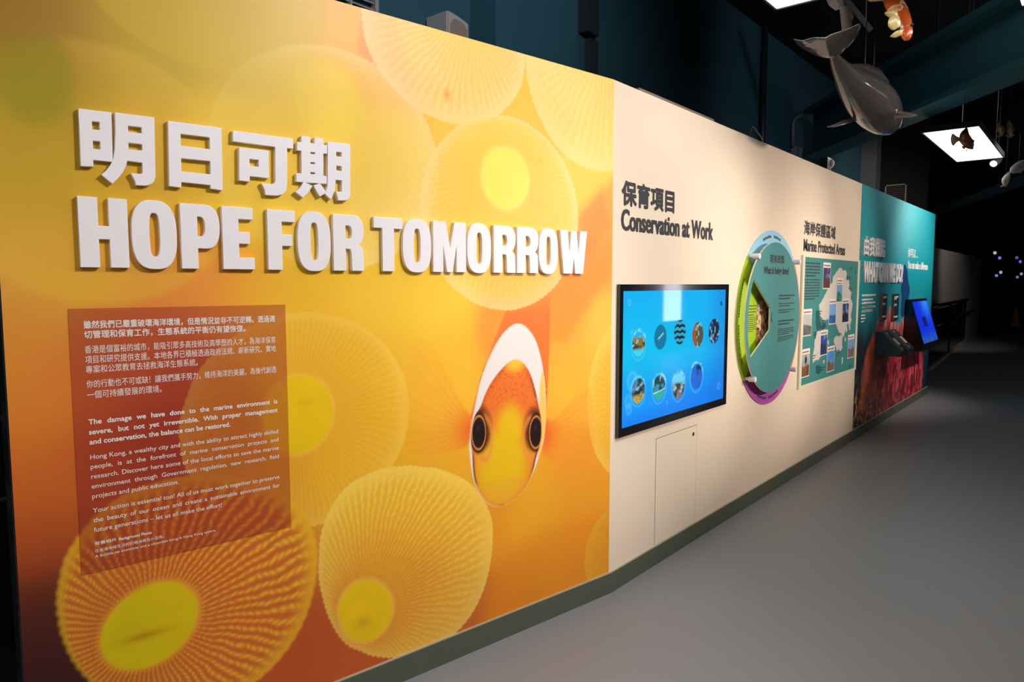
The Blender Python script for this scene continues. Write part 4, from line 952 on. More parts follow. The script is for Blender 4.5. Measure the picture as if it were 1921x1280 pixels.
# ------------------------------------------------------------------ hall behind and above the display wall
def yz(px, py, X=BX): q = on_x(px, py, X); return q[1], q[2]
CX = BX + .22
cy0, cy1 = yz(930, 60, CX)[0], yz(1082, 60, CX)[0]
struct(MB().wbox(BX, CX, cy0, cy1, 0, 4.5), 'column', M_TEALW)
# air grille high on the dark wall
ga0, gz1 = yz(600, -60, BX + .03); ga1, gz0 = yz(709, 40, BX + .03)
M_PALE = mat('pale grey paint', (178, 168, 160), .5)
e = empty('air_grille', (BX + .02, (ga0 + ga1) / 2, gz0), 'pale air grille on the dark wall above the mural top edge', 'air grille')
gz0 = 2.45; t = .025
fb = MB()
for q in ((ga0, ga0 + t, gz0, gz1), (ga1 - t, ga1, gz0, gz1), (ga0, ga1, gz0, gz0 + t), (ga0, ga1, gz1 - t, gz1), ((ga0 + ga1) / 2 - .006, (ga0 + ga1) / 2 + .006, gz0, gz1)): fb.wbox(BX + .001, BX + .04, *q)
fb.build('frame', M_PALE, e)
sb = MB(); z = gz0 + .04
while z < gz1 - .03:
    sb.hexa([(BX + .005, ga0 + t, z), (BX + .03, ga0 + t, z - .014), (BX + .03, ga1 - t, z - .014), (BX + .005, ga1 - t, z), (BX + .005, ga0 + t, z + .006), (BX + .03, ga0 + t, z - .008), (BX + .03, ga1 - t, z - .008), (BX + .005, ga1 - t, z + .006)]); z += .036
sb.build('slat', M_PALE, e)
# loudspeaker
SX = BX + .19
sy0, sz1 = yz(839, 18, SX); sy1 = yz(880, 26, SX)[0]
e = empty('wall_speaker', (BX, (sy0 + sy1) / 2, 2.3), 'white box loudspeaker with a tan mesh front peeping over the yellow mural', 'loudspeaker')
M_SPK = mat('white speaker plastic', (196, 184, 180), .45)
zlow = sz1 - .36
mb = MB(); prof = [(sy0, zlow), (sy1, zlow), (sy1, sz1 - .03)] + [(sy1 - (sy1 - sy0) * i / 8, sz1 - .03 + .03 * math.sin(math.pi / 2 * i / 8)) for i in range(1, 9)]
n = len(prof); mb.add([(BX + .005, y, zz) for y, zz in prof] + [(SX, y, zz) for y, zz in prof], [tuple(range(n)), tuple(range(2 * n - 1, n - 1, -1))] + [(i, n + i, n + (i + 1) % n, (i + 1) % n) for i in range(n)])
mb.build('cabinet', M_SPK, e, bevel=.008)
gm = mat('tan speaker mesh', (168, 142, 122), .6, bump=.8, bscale=220)
mg = .022; hx = [(sy0 + mg, zlow + .05), (sy1 - mg, zlow + .05), (sy1 - mg, sz1 - .075), (sy1 - mg - .03, sz1 - .045), (sy0 + mg + .035, sz1 - .035), (sy0 + mg, sz1 - .07)]
MB().add([(SX + .001, y, zz) for y, zz in hx] + [(SX + .006, y, zz) for y, zz in hx], [tuple(range(5, -1, -1)), tuple(range(6, 12))] + [(i, (i + 1) % 6, 6 + (i + 1) % 6, 6 + i) for i in range(6)]).build('grille', gm, e)
# wall conduits
def wallbox(name, x0, x1, y0, y1, dep, m, lb, cat, z1=None, X=None):
    X = BX if X is None else X
    a0, b1_ = yz(x0, y0, X + dep); a1_, b0_ = yz(x1, y1, X + dep)
    return tag(MB().wbox(X + .001, X + dep, a0, a1_, b0_, b1_ if z1 is None else z1).build(name, m, bevel=.004), lb, cat)
M_COND = mat('dark steel trunking', (62, 70, 76), .45, metal=.3)
wallbox('cable_trunking', 1103, 1124, 0, 68, .09, M_COND, 'wide grey cable trunking on the dark wall beside the column', 'cable trunking', z1=4.49)
wallbox('cable_trunking', 1107, 1121, 70, 240, .05, M_COND, 'narrow dark cable trunking running down below the wide trunking', 'cable trunking')
yy_, zz_ = yz(1425, 150)
tag(MB().tube([(BX + .05, yy_, 1.8), (BX + .05, yy_, 4.49)], .035, 14).build('drain_pipe', mat('dark pipe', (40, 48, 54), .4), smooth=True), 'dark vertical pipe on the back wall above the cable loop', 'pipe')
# cable loop and ledge behind the display wall top
def behind(px, py, off): return W2.p(*W2.px(px, py, off), off)
tag(MB().tube([behind(1405, 262, -.1), behind(1408, 248, -.1), behind(1411, 238, -.11), behind(1414, 240, -.11), behind(1420, 248, -.1), behind(1427, 257, -.09), behind(1433, 272, -.08)], .0055, 8).build('cable', mat('grey cable', (92, 86, 80), .5), smooth=True), 'grey cable loop poking up behind the top of the beige wall', 'cable')
l0, l1 = W2.px(1186, 163, -.1)[0], W2.px(1328, 222, -.1)[0]
tag(MB().box(W2, l0, l1, TOPZ + .001, TOPZ + .045, -.13, -.06).build('light_trough', mat('taupe metal', (120, 106, 92), .5)), 'thin taupe metal trough lying along the top of the beige wall', 'trough')
e = empty('bent_conduit', (BX, *yz(1487, 250)), 'thin grey bent conduit rising from a small box near the beam', 'conduit')
cX = BX + .034
cp = [on_x(x, y, cX) for x, y in ((1487.5, 276), (1487.5, 240), (1488.5, 230), (1492, 223), (1499, 217.5), (1515, 210.5), (1540, 199), (1580, 181))]
MB().tube(cp, .022, 10).build('tube', mat('grey conduit', (128, 134, 140), .4), e, smooth=True)
a0, b1 = yz(1489, 274, cX); a1, b0 = yz(1498, 330, cX)
MB().wbox(BX + .002, cX + .04, a0, a1, b0, b1).build('junction_box', mat('grey box', (140, 142, 148), .5), e)
# small white sensor on the wall top
sp = W2.px(1554, 308, -.05)
e = empty('sensor', W2.p(sp[0], TOPZ, -.05), 'small white round sensor standing on the top of the beige wall', 'sensor')
cc = W2.p(sp[0], TOPZ + .075, -.05)
MB().tube([cc + np.array([0, -.02, 0]), cc + np.array([0, -.012, 0]), cc + np.array([0, .012, 0])], [.03, .045, .045], 20).build('sensor_head', M_WHITE, e, smooth=False)
MB().box(W2, sp[0] - .13, sp[0] - .02, TOPZ + .002, TOPZ + .11, -.08, -.02).build('sensor_bracket', M_BLKPL, e)
MB().tube([cc - np.array([0, -.0, .044]), W2.p(sp[0], TOPZ + .001, -.05)], .008, 8).build('stem', M_BLKPL, e)

# transverse wall, pillars and vent farther back
TY = 13.6
struct(MB().wbox(BX - .1, -2.32, TY, TY + .1, 0, 4.5), 'wall_far', mat('black wall paint', (5, 8, 10), .7, noise=.1))
M_PILL = mat('grey teal paint', (92, 98, 100), .6, noise=.15, nscale=2)
for k, (x0, x1, Y) in enumerate(((1556, 1594, 12.3), (1612, 1643, 12.9))):
    p0, p1 = on_y(x0, 330, Y), on_y(x1, 330, Y)
    struct(MB().wbox(p0[0], p1[0], Y, Y + .3, 0, 4.5), 'pillar', M_PILL)
def vent(x0, x1, y0, y1, Y, lb):
    p0, p1 = on_y(x0, y0, Y), on_y(x1, y1, Y); e = empty('air_vent', ((p0[0] + p1[0]) / 2, Y, p1[2]), lb, 'air vent'); t = .02
    fb = MB()
    for q in ((p0[0], p1[0], p0[2] - t, p0[2]), (p0[0], p1[0], p1[2], p1[2] + t), (p0[0], p0[0] + t, p1[2], p0[2]), (p1[0] - t, p1[0], p1[2], p0[2])): fb.wbox(q[0], q[1], Y - .03, Y - .001, q[2], q[3])
    fb.build('frame', M_PALE, e)
    sb = MB(); z = p1[2] + .04
    while z < p0[2] - .02: sb.wbox(p0[0] + t, p1[0] - t, Y - .02, Y - .002, z, z + .018); z += .034
    sb.build('slat', mat('brown slats', (96, 78, 66), .6) if 'brown slats' not in bpy.data.materials else bpy.data.materials['brown slats'], e)
vent(1661, 1699, 348, 400, 13.6, 'pale framed air vent just above the turquoise mural')
vent(1556, 1567, 312, 350, 12.3, 'small pale air vent behind the white sensor')
# sloping roof girders
M_GIRD = mat('teal girder paint', (50, 98, 108), .5, noise=.12, nscale=2)
def girder(p, q, h, w, label):
    p, q = np.array(p), np.array(q); d = q - p; d /= np.linalg.norm(d); s = np.cross(d, [0, 0, 1]); s /= np.linalg.norm(s); up = np.array([0, 0, 1.0])
    def bx(c0, c1, z0, z1): return [p + s * c0 + up * z0, q + s * c0 + up * z0, q + s * c1 + up * z0, p + s * c1 + up * z0, p + s * c0 + up * z1, q + s * c0 + up * z1, q + s * c1 + up * z1, p + s * c1 + up * z1]
    mb = MB().hexa(bx(-w / 2, w / 2, 0, .06)).hexa(bx(-.03, .03, .06, h - .06)).hexa(bx(-w / 2, w / 2, h - .06, h)).hexa(bx(-w * .3, -.03, .06, .2))
    return tag(mb.build('beam', M_GIRD), kind='structure')
g0 = on_z(1527, 297, 3.15); g1 = on_z(1921, 136, 3.15)
dd = g1 - g0; girder(g0 + dd * .002, g1 + dd * .35, .62, .32, '')
g0 = on_z(1700, 421, 3.3); g1 = on_z(1921, 338, 3.3); dd = g1 - g0
girder(g0 + dd * .28, g1 + dd * .35, .9, .5, '')

# ------------------------------------------------------------------ dark far end of the hall
M_GREYW = mat('grey render', (120, 116, 112), .7, noise=.05, nscale=1)
gx = on_z(1834, 631, 0)[0]
gy0 = 11.2; gy1 = on_z(1834, 631, 0)[1]; gz = on_x(1841, 484, gx)[2]
struct(MB().wbox(gx - .3, gx, gy0 + 2.6, gy1, 0, gz), 'wall_right', M_GREYW)
M_RAIL = mat('dark steel handrail', (40, 38, 36), .35, metal=.7); M_GLS = mat_glass('balustrade glass')
b0_, b1_ = on_z(1741, 697, 0), on_z(1819, 633, 0)
r0 = on_z(1744, 610, .72)
e = empty('glass_balustrade', (b0_ + b1_) / 2, 'dim glass balustrade with two dark handrails beyond the end of the wall', 'balustrade')
dv = (b1_ - b0_) / np.linalg.norm(b1_ - b0_); sd = np.array([dv[1], -dv[0], 0])
def bal(t, z, o=0): return b0_ + (b1_ - b0_) * t + np.array([0, 0, z]) + sd * o
MB().hexa([bal(0, .04, -.006), bal(1, .04, -.006), bal(1, .04, .006), bal(0, .04, .006), bal(0, 1.05, -.006), bal(1, 1.05, -.006), bal(1, 1.05, .006), bal(0, 1.05, .006)]).build('glass_pane', M_GLS, e)
MB().tube([bal(0, 1.1), bal(1.02, 1.1)], .035, 10).build('handrail', M_RAIL, e, smooth=True)
MB().tube([bal(0, .78, .07), bal(1.02, .78, .07)], .03, 10).build('handrail', M_RAIL, e, smooth=True)
MB().hexa([bal(0, 0, -.03), bal(1, 0, -.03), bal(1, 0, .03), bal(0, 0, .03), bal(0, .06, -.03), bal(1, .06, -.03), bal(1, .06, .03), bal(0, .06, .03)]).build('floor_channel', mat('pale channel', (150, 138, 118), .4), e)
for t in (.35, .7, 1.0): MB().hexa([bal(t, 0, -.02), bal(t + .012, 0, -.02), bal(t + .012, 0, .02), bal(t, 0, .02), bal(t, 1.1, -.02), bal(t + .012, 1.1, -.02), bal(t + .012, 1.1, .02), bal(t, 1.1, .02)]).build('post', M_RAIL, e)
# tactile studs in the floor
tg = MB(); sA = on_z(1757, 722, 0); sB = on_z(1921, 745, 0); dx = (sB - sA); L = np.linalg.norm(dx); dx /= L; nx = np.array([-dx[1], dx[0], 0])
if nx[1] < 0: nx = -nx
for i in range(int((L + .8) / .07)):
    for j in range(5):
        c = sA + dx * (i * .07) + nx * (j * .07); tg.tube([c + np.array([0, 0, .0005]), c + np.array([0, 0, .005])], [.014, .01], 8)
tag(tg.build('tactile_paving', mat('brass stud', (120, 104, 74), .4, metal=.5)), 'band of small brass warning studs across the dark floor beyond the wall end', 'tactile studs', kind='stuff')
# violet stage lamps far off
for i, (x, y, rgb) in enumerate([(1867, 474.5, (190, 180, 175)), (1876, 484, (125, 115, 215)), (1878, 511, (185, 150, 200)), (1870, 517, (130, 120, 200)), (1908, 483.5, (85, 85, 165)), (1914.5, 491, (105, 105, 205)), (1916.5, 514, (110, 150, 170)), (1909, 520, (95, 120, 170))]):
    c = at(x, y, 21.0 + .5 * i); d = _f
    e = empty('stage_lamp', c, 'tiny violet-white lamp glowing in the dark beyond the far floor', 'lamp', 'tiny lamps in the dark far hall')
    MB().tube([c + d * .02, c + d * .2], .05, 12).build('lamp_body', M_BLKPL, e)
    MB().tube([c, c + d * .018], [.045, .05], 12).build('lens', mat('glowing lens %d' % i, rgb, .5, emit=.75), e)
    MB().tube([c + d * .1 + np.array([0, 0, .06]), np.array([c[0] + d[0] * .1, c[1] + d[1] * .1, 4.49])], .008, 6).build('hanging_rod', M_DARK, e)
# yellow cone
cb_ = on_z(1904, 613, 0)
e = empty('caution_cone', cb_, 'dim amber floor caution cone in the dark at the right edge', 'cone')
MB().tube([cb_ + np.array([0, 0, .03]), cb_ + np.array([0, 0, .7])], [.16, .04], 20).build('cone_body', mat('amber plastic', (215, 150, 30), .5), e, smooth=False)
MB().wbox(cb_[0] - .2, cb_[0] + .2, cb_[1] - .2, cb_[1] + .2, 0, .03).build('cone_foot', mat('amber foot', (190, 130, 30), .5), e)
# dark glazed locker beyond the near end of the wall
LX = -3.0
q0, q1 = on_x(-60, 800, LX), on_x(140, 800, LX)
e = empty('dark_cabinet', (LX, (q0[1] + q1[1]) / 2, 0), 'black glossy cabinet with steel rails beyond the near edge of the mural', 'cabinet')
M_LOCK = mat('black glossy panel', (12, 15, 20), .15, coat=.3)
MB().wbox(BX + .01, LX, q0[1] - .8, q1[1] + .6, 0, 2.4).build('cabinet_body', M_LOCK, e, bevel=.006)
for yy in (783, 934): 
    z = on_x(22, yy, LX + .02)[2]; MB().tube([(LX + .02, q0[1] - .7, z), (LX + .02, q1[1] + .5, z)], .012, 10).build('rail', M_STEEL, e, smooth=True)
# lit white notice case on the wall opposite (seen mirrored in the big screen)
struct(MB().wbox(4.2, 4.3, -5, 34, 0, 4.5), 'wall_opposite', M_DARK)
struct(MB().wbox(BX - .1, 4.2, -5.0, -4.9, 0, 4.5), 'wall_near', M_DARK)
struct(MB().wbox(-7, 4.3, 33.9, 34, 0, 4.5), 'wall_end', M_DARK)
mir = lambda px, py: (lambda q: q + np.array([-1, 1, 1]) * (q - EYE) * ((4.19 - q[0]) / -(q - EYE)[0]))(W2.p(*W2.px(px, py, SO), SO))
m0, m1 = mir(1240, 603), mir(1273, 560)
e = empty('light_box', (4.19, (m0[1] + m1[1]) / 2, m0[2]), 'lit white notice case on the wall opposite, mirrored in the big screen', 'light box')
MB().wbox(4.13, 4.199, m0[1] - .03, m1[1] + .03, m0[2] - .03, 2.3).build('case', M_DARK, e)
MB().wbox(4.12, 4.131, m0[1], m1[1], m0[2], 2.27).build('lit_panel', mat('lit white sheet', (226, 226, 238), .5, emit=5.0), e)
# ------------------------------------------------------------------ hanging models
def wire(p, parent, r=.0022, top=4.49, name='hanging_wire', m=None):
    return MB().tube([p, np.array([p[0], p[1], top])], r, 6).build(name, m or M_WIRE, parent)
M_WIRE = mat('steel wire', (90, 90, 92), .35, metal=.8)
def blade(mb, lead, trail, thick, nrm, n=12):
    """fin or fluke: oval sections from a leading to a trailing edge"""
    lead = [np.array(p) for p in lead]; trail = [np.array(p) for p in trail]; nrm = np.array(nrm) / np.linalg.norm(nrm); vs = []
    for l, t, th in zip(lead, trail, thick):
        m = (l + t) / 2; h = (l - t) / 2
        vs += [m + h * math.cos(2 * math.pi * k / n) + nrm * th * math.sin(2 * math.pi * k / n) for k in range(n)]
    N = len(lead)
    fs = [(i * n + k, i * n + (k + 1) % n, (i + 1) * n + (k + 1) % n, (i + 1) * n + k) for i in range(N - 1) for k in range(n)]
    fs += [tuple(range(n - 1, -1, -1)), tuple((N - 1) * n + k for k in range(n))]
    return mb.add(vs, fs)
def oval_tube(mb, pts, ra, rb, side, n=20):
    """body: oval sections, ra along 'side', rb across it"""
    pts = [np.array(p) for p in pts]; vs = []
    for i, p in enumerate(pts):
        t = pts[min(i + 1, len(pts) - 1)] - pts[max(i - 1, 0)]; t /= np.linalg.norm(t)
        s = np.array(side) - t * (np.array(side) @ t); s /= np.linalg.norm(s); w = np.cross(t, s)
        vs += [p + s * ra[i] * math.cos(2 * math.pi * k / n) + w * rb[i] * math.sin(2 * math.pi * k / n) for k in range(n)]
    N = len(pts)
    fs = [(i * n + k, i * n + (k + 1) % n, (i + 1) * n + (k + 1) % n, (i + 1) * n + k) for i in range(N - 1) for k in range(n)]
    fs += [tuple(range(n - 1, -1, -1)), tuple((N - 1) * n + k for k in range(n))]
    return mb.add(vs, fs)
def dense(P, k=4):
    """Catmull-Rom resampling of rows of numbers"""
    P = np.array(P, float); P = np.vstack([2 * P[0] - P[1], P, 2 * P[-1] - P[-2]]); out = []
    for i in range(1, len(P) - 2):
        for j in range(k):
            t = j / k; a, b, c, d = P[i - 1], P[i], P[i + 1], P[i + 2]
            out.append(.5 * (2 * b + (c - a) * t + (2 * a - 5 * b + 4 * c - d) * t * t + (3 * b - a - 3 * c + d) * t ** 3))
    out.append(P[-2]); return np.array(out)
def fuse(mb, name, m, parent, voxel, smooth=8):
    """join the overlapping shapes of one animal into a single continuous skin"""
    o = mb.build(name, m, None)
    r = o.modifiers.new('fuse', 'REMESH'); r.mode = 'VOXEL'; r.voxel_size = voxel
    s = o.modifiers.new('even', 'SMOOTH'); s.iterations = smooth; s.factor = .5
    dg = bpy.context.evaluated_depsgraph_get(); dg.update()
    me = bpy.data.meshes.new_from_object(o.evaluated_get(dg)); me.name = name
    bpy.data.objects.remove(o)
    if me.materials: me.materials.clear()
    return link(name, me, m, parent, True)

# porpoise: tail to the upper left, back to the lights, head down and away
PD = .8
def c6(u, v, d): return at(1480 + u / 4.92, v / 4.92, d * PD)
def _t6(k): return k * PD
K6 = PD / 4.92 / FPX
M_DOL = mat('glossy charcoal skin', (80, 72, 69), .14, coat=.6, noise=.12, nscale=5)
st = dense([(402, 470, 4.72, 34, 40), (425, 540, 4.76, 44, 50), (462, 610, 4.82, 66, 72), (520, 690, 4.9, 105, 100), (590, 770, 4.99, 150, 140), (670, 850, 5.1, 188, 180), (750, 930, 5.2, 208, 200), (820, 1010, 5.3, 196, 196), (880, 1090, 5.4, 158, 160), (920, 1145, 5.46, 112, 116), (935, 1178, 5.5, 64, 70), (940, 1196, 5.52, 22, 26)], 4)
mb = MB()
bp = [c6(r[0], r[1], r[2]) for r in st]
oval_tube(mb, bp, [r[3] * K6 * r[2] for r in st], [r[4] * K6 * r[2] for r in st], _r * .78 - _u * .6 + 0 * _f, 28)
# ridge of the back on the right-hand side
blade(mb, [c6(u, v, d) for u, v, d in ((500, 600, 4.95), (600, 590, 5.05), (700, 592, 5.12), (820, 640, 5.2), (920, 740, 5.26))], [c6(u, v, d) for u, v, d in ((500, 660, 4.92), (600, 720, 5.02), (690, 800, 5.1), (770, 880, 5.2), (860, 930, 5.28))], [.015, .05, .07, .07, .03], _f)
# flukes
lead = [(40, 360), (75, 366), (130, 374), (190, 352), (240, 343), (300, 344), (340, 346), (380, 318), (440, 296), (520, 272), (580, 248), (630, 224), (662, 218)]
trl = [(44, 372), (80, 416), (130, 456), (200, 494), (260, 520), (320, 534), (370, 535), (430, 528), (480, 500), (540, 440), (600, 374), (645, 310), (668, 250)]
nf = _f * .35 + _u * .9 - _r * .1
blade(mb, [c6(u, v, 4.52 - .0003 * (u - 360)) for u, v in lead], [c6(u, v, 4.74 - .0003 * (u - 360)) for u, v in trl], [.008, .009, .010, .012, .015, .02, .024, .02, .016, .012, .010, .009, .008], nf)
# breast fins
blade(mb, [c6(u, v, d) for u, v, d in ((690, 1095, 5.32), (600, 1090, 5.26), (500, 1105, 5.22), (400, 1150, 5.18), (340, 1166, 5.16))], [c6(u, v, d) for u, v, d in ((700, 1120, 5.32), (640, 1112, 5.27), (520, 1150, 5.22), (420, 1176, 5.18), (350, 1178, 5.16))], [.018, .015, .012, .010, .008], _f * .6 + _u * .8)
blade(mb, [c6(u, v, d) for u, v, d in ((940, 1005, 5.2), (1010, 1012, 5.15), (1080, 1026, 5.1), (1150, 1042, 5.06), (1186, 1050, 5.04))], [c6(u, v, d) for u, v, d in ((930, 1075, 5.2), (1000, 1092, 5.15), (1080, 1092, 5.1), (1140, 1088, 5.06), (1184, 1076, 5.04))], [.022, .018, .014, .011, .008], _f * .9 + _u * .3)
e = empty('porpoise_model', c6(700, 900, 5.1), 'large glossy dark grey porpoise model hanging head down from the ceiling', 'porpoise model')
body = fuse(mb, 'body', M_DOL, e, .0045, 8)
eye = c6(905, 1085, 5.24)
wire(c6(700, 640, 5.1), e)
for v in (358, 455, 540):
    pass
wire(c6(782, 640, 5.3), e)

# orange and white koi
def c3(u, v, d): return at(1560 + u / 11.3, v / 11.3, d)
KK = 1 / 11.3 / FPX
def mat_patch(name, a, b, c, scale, t0=.48, t1=.54, rough=.25):
    m = mat(name, a, rough, coat=.6); nt = m.node_tree; bs = nt.nodes['Principled BSDF']
    tc = nt.nodes.new('ShaderNodeTexCoord'); n = nt.nodes.new('ShaderNodeTexNoise'); n.inputs['Scale'].default_value = scale; n.inputs['Detail'].default_value = 2
    r = nt.nodes.new('ShaderNodeValToRGB'); r.color_ramp.elements[0].position = t0; r.color_ramp.elements[0].color = L4(a); r.color_ramp.elements[1].position = t1; r.color_ramp.elements[1].color = L4(b)
    x = r.color_ramp.elements.new(.66); x.color = L4(c)
    nt.links.new(tc.outputs['Object'], n.inputs['Vector']); nt.links.new(n.outputs['Fac'], r.inputs[0]); nt.links.new(r.outputs[0], bs.inputs['Base Color']); return m
M_KOI = mat_patch('koi skin', (190, 84, 28), (224, 196, 166), (210, 116, 50), 11.0, .53, .58)
M_KFIN = mat('pale yellow fin', (214, 188, 116), .35, coat=.4, noise=.15, nscale=20); M_KNOSE = mat('orange red skin', (214, 88, 34), .25, coat=.6)
e = empty('koi_model', c3(1450, 300, 3.6), 'orange and white koi model hanging nose down above the porpoise', 'koi model')
D = 3.6
st = dense([(930, -700, 3.75, 60, 40), (1040, -520, 3.72, 90, 60), (1130, -300, 3.68, 130, 100), (1230, -110, 3.64, 165, 130), (1330, 80, 3.6, 190, 150), (1430, 290, 3.57, 195, 160), (1510, 450, 3.55, 172, 150), (1560, 570, 3.54, 140, 130), (1585, 660, 3.53, 120, 110)], 4)
mb = MB(); oval_tube(mb, [c3(r[0], r[1], r[2]) for r in st], [r[3] * KK * r[2] for r in st], [r[4] * KK * r[2] for r in st], _r + _u * .3, 20)
kb = mb.build('body', M_KOI, e, smooth=True)
st = dense([(1578, 630, 3.53, 124, 112), (1588, 700, 3.525, 122, 108), (1592, 770, 3.52, 100, 90), (1592, 825, 3.515, 62, 55), (1592, 848, 3.512, 18, 16)], 4)
mb = MB(); oval_tube(mb, [c3(r[0], r[1], r[2]) for r in st], [r[3] * KK * r[2] for r in st], [r[4] * KK * r[2] for r in st], _r + _u * .3, 20)
mb.build('snout', M_KNOSE, e, smooth=True)
def fin(lead, trail, th, m, d, cfun, nrm, parent, name='fin'):
    mb = MB(); blade(mb, [cfun(u, v, d) for u, v in lead], [cfun(u, v, d + .01) for u, v in trail], th, nrm); return mb.build(name, m, parent, smooth=True)
fin([(1420, 330), (1300, 330), (1230, 380), (1200, 450), (1195, 540)], [(1460, 560), (1400, 600), (1330, 645), (1260, 630), (1215, 580)], [.006, .005, .004, .003, .0015], M_KFIN, 3.47, c3, _f, e)
fin([(1500, 620), (1430, 640), (1360, 660), (1290, 720), (1240, 768)], [(1490, 740), (1430, 770), (1360, 800), (1300, 800), (1250, 785)], [.006, .005, .004, .003, .0015], M_KFIN, 3.46, c3, _f, e)
fin([(1380, 200), (1300, 210), (1200, 240), (1140, 255), (1125, 280)], [(1400, 400), (1320, 400), (1210, 370), (1150, 320), (1130, 300)], [.006, .005, .004, .003, .0015], M_KFIN, 3.5, c3, _f, e)
fin([(1100, -60), (1000, -40), (900, -40), (800, -30), (750, -10)], [(1120, 20), (1010, 25), (900, 35), (820, 36), (765, 10)], [.006, .005, .004, .003, .0015], M_KFIN, 3.6, c3, _f, e)
for u, v in ((1712, 520), (1440, 600)):
    c = c3(u, v, 3.5); MB().tube([c - _f * .004, c, c + _f * .012], [.004, .006, .006], 12).build('eye', M_BLKPL, e, smooth=True)
wire(c3(1430, 200, 3.62), e)

# small fish
def lens_fish(name, pts, cfun, d, thick, m, parent):
    """flattened fish body: an outline with a rounded thickness"""
    P = np.array(smooth_poly(pts, 2)); c = P.mean(0); vs = []; n = len(P); fs = []
    S_ = [1, .93, .78, .55, .28]
    for sgn in (1, -1):
        for s in S_:
            vs += [cfun(*(c + (q - c) * s), d) + sgn * _f * thick * math.sqrt(max(0, 1 - s ** 2)) for q in P]
        vs.append(cfun(*c, d) + sgn * _f * thick)
    off = len(S_) * n + 1
    for h in (0, 1):
        for i in range(len(S_) - 1):
            for k in range(n):
                q = (h * off + i * n + k, h * off + i * n + (k + 1) % n, h * off + (i + 1) * n + (k + 1) % n, h * off + (i + 1) * n + k); fs.append(q if h == 0 else q[::-1])
        fs += [(h * off + 4 * n + k, h * off + 4 * n + (k + 1) % n, h * off + off - 1) for k in range(n)]
    fs += [(k, off + k, off + (k + 1) % n, (k + 1) % n) for k in range(n)]
    return MB().add(vs, fs).build(name, m, parent, smooth=True)
def c7(u, v, d): return at(1760 + u / 7.11, 200 + v / 7.11, d)
FD = 6.2
e = empty('fish_model', c7(370, 450, FD), 'small brown and orange striped fish model hanging before the far light panel', 'fish model')
M_FILE = mat_patch('brown orange stripes', (112, 60, 26), (166, 84, 36), (86, 48, 24), 24, .42, .5, .4); M_FFIN = mat('olive brown fin', (116, 88, 40), .5, noise=.2, nscale=60)
lens_fish('body', [(282, 412), (288, 370), (305, 340), (340, 308), (362, 285), (375, 262), (384, 300), (392, 350), (430, 405), (452, 445), (478, 458), (470, 490), (478, 520), (466, 548), (468, 575), (440, 570), (400, 565), (360, 545), (325, 510), (300, 478), (282, 455)], c7, FD, .03, M_FILE, e)
lens_fish('tail_fin', [(288, 412), (250, 400), (215, 372), (190, 355), (172, 395), (165, 440), (172, 485), (195, 530), (225, 505), (250, 470), (288, 462)], c7, FD, .008, M_FFIN, e)
lens_fish('belly_fin', [(310, 520), (340, 530), (370, 555), (345, 568), (325, 555)], c7, FD, .006, M_FFIN, e)
lens_fish('spine', [(392, 560), (404, 565), (352, 618), (346, 618)], c7, FD, .004, M_FFIN, e)
c = c7(444, 470, FD) - _f * .026; MB().tube([c - _f * .006, c + _f * .004], [.006, .012], 12).build('eye', M_BLKPL, e, smooth=True)
wire(c7(338, 300, FD), e); wire(c7(385, 320, FD), e)
def small_fish(label, pts, d, body_m, tail, tail_m, thick, wires, patch=None):
    e = empty('fish_model', c7(*np.mean(pts, 0), d), label, 'fish model', 'small white and yellow hanging fish')
    lens_fish('body', pts, c7, d, thick, body_m, e)
    for t in tail: lens_fish('fin', t, c7, d - .004, .006, tail_m, e)
    if patch: lens_fish('marking', patch, c7, d - thick * .93, .004, M_FYEL, e)
    for u, v in wires: wire(c7(u, v, d), e)
    return e
M_FWHT = mat('cream fish paint', (206, 196, 176), .35, coat=.4, noise=.1, nscale=40); M_FYEL = mat('lemon fish paint', (206, 182, 60), .35, coat=.4)
M_FYW = mat_patch('yellow cream fish', (200, 190, 140), (196, 168, 60), (150, 160, 130), 22, .45, .55); M_FLIL = mat('lilac white fish paint', (192, 184, 190), .35, coat=.4, noise=.1, nscale=40)
small_fish('yellow and cream fish with a drooping fin, the left of the upper pair', [(775, 190), (800, 225), (830, 240), (870, 250), (892, 300), (885, 350), (860, 392), (825, 388), (805, 340), (790, 290), (765, 285)], 7.0, M_FYW, [[(770, 405), (800, 385), (840, 378), (880, 390), (830, 402)], [(845, 215), (870, 240), (840, 250)]], M_FWHT, .03, [(775, 210), (850, 235)])
small_fish('yellow and olive upright fish, the right of the upper pair', [(935, 175), (960, 190), (990, 230), (1005, 290), (1000, 350), (975, 400), (945, 410), (925, 360), (922, 280), (918, 220)], 7.0, M_FYW, [[(890, 390), (930, 375), (980, 380), (1038, 368), (1000, 395), (960, 425), (925, 405)], [(1000, 300), (1028, 275), (1015, 320)]], M_FWHT, .03, [(950, 200)])
small_fish('white fish with a yellow spot, nose down, lowest of the hanging fish', [(950, 860), (965, 900), (955, 960), (935, 1010), (915, 1058), (880, 1060), (850, 1020), (850, 970), (885, 920), (915, 890)], 7.0, M_FWHT, [[(815, 1075), (850, 1050), (890, 1045), (940, 1075), (885, 1070)], [(930, 920), (968, 955), (925, 965)]], M_FWHT, .03, [(905, 900)], [(885, 970), (905, 975), (905, 1010), (885, 1022), (878, 1000)])
small_fish('pale lilac fish swimming up to the right edge of the view', [(950, 860), (985, 790), (1060, 735), (1145, 705), (1180, 740), (1170, 820), (1120, 870), (1050, 888), (985, 900)], 6.8, M_FLIL, [[(1040, 875), (1090, 872), (1128, 882), (1090, 895)], [(1170, 740), (1230, 690), (1240, 800), (1180, 800)]], M_FLIL, .035, [(1075, 745)])

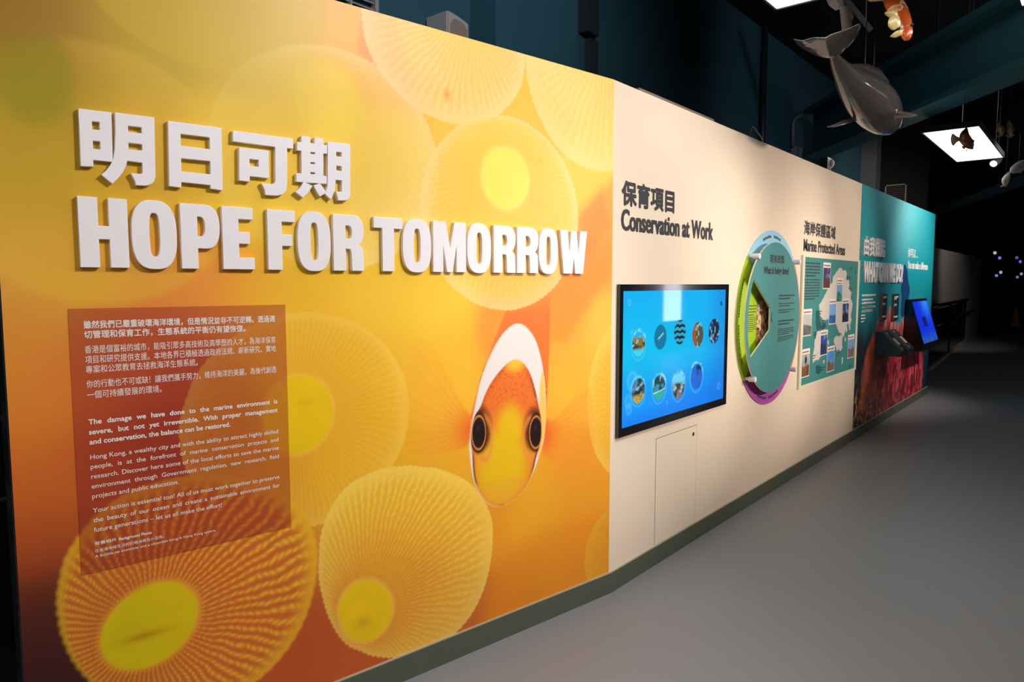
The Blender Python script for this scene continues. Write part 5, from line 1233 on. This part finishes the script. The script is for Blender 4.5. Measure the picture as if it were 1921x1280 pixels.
# white adjustable projector lamp and its dark track
SD = 4.2
e = empty('track_spotlight', c3(310, 300, SD), 'white tubular spotlight hanging behind the tail of the porpoise', 'spotlight')
M_SPW = mat('warm white lamp body', (232, 224, 220), .45)
cyl = [c3(282, 150, SD), c3(338, 690, SD)]
MB().tube(cyl, 104 * KK * SD, 24).build('lamp_body', M_SPW, e, smooth=False, bevel=.004)
MB().tube([c3(20, -250, SD + .02), c3(120, 10, SD), c3(190, 160, SD)], [.055, .05, .03], 8).build('arm', M_SPW, e)
MB().hexa([c3(400, 180, SD - .03), c3(470, 360, SD - .03), c3(450, 420, SD - .03), c3(410, 400, SD - .03), c3(400, 180, SD + .02), c3(470, 360, SD + .02), c3(450, 420, SD + .02), c3(410, 400, SD + .02)]).build('knob', M_SPW, e)
q = c3(20, -250, SD + .02); MB().tube([q, np.array([q[0], q[1], 4.49])], .02, 8).build('hanging_rod', M_SPW, e)
p, q = c3(400, 60, 6.2), c3(860, 630, 6.2)
d = q - p; p = p - d * .9; nrm = np.cross(d, _f); nrm /= np.linalg.norm(nrm)
tk = MB(); tk.hexa([p - nrm * .035, q - nrm * .035, q - nrm * .035 + _f * .06, p - nrm * .035 + _f * .06, p + nrm * .02, q + nrm * .02, q + nrm * .02 + _f * .06, p + nrm * .02 + _f * .06])
tk = tk.build('lighting_track', mat('dark track metal', (58, 52, 50), .45), bevel=.004); tag(tk, 'dark slanting lighting track behind the white spotlight', 'lighting track')
wire(q - d * .3, tk, .004, name='hanging_rod'); wire(p + d * .3, tk, .004, name='hanging_rod')
# small lamp under the corner of the far panel
c = at(1865, 303, 8.6); e = empty('track_spotlight', c, 'small dark spotlight with a bright end at the corner of the far light panel', 'spotlight')
c0 = at(1872, 299, 8.6); c1 = at(1864, 307, 8.55)
MB().tube([c0, c1], .05, 16).build('lamp_body', mat('dark lamp body', (44, 44, 46), .5), e)
dn = (c1 - c0) / np.linalg.norm(c1 - c0); MB().tube([c1 + dn * .001, c1 + dn * .008], .04, 16).build('lens', mat('lit lens', (235, 232, 225), .4, emit=.9), e)
wire(c0, e, .006, name='hanging_rod')
# thin pipes under the ceiling
for k, (a, b, lb) in enumerate((((1700, 118, 9.0), (1921, 22, 8.0), 'thin dark pipe running along the upper edge of the near girder'), ((1545, 199, 9.4), (1700, 130, 9.0), 'thin dark pipe crossing under the ceiling above the bent conduit'))):
    tag(MB().tube([at(*a), at(*b)], .022, 8).build('ceiling_pipe', mat('dim teal pipe %d' % k, (44, 66, 74), .45), smooth=True), lb, 'pipe')
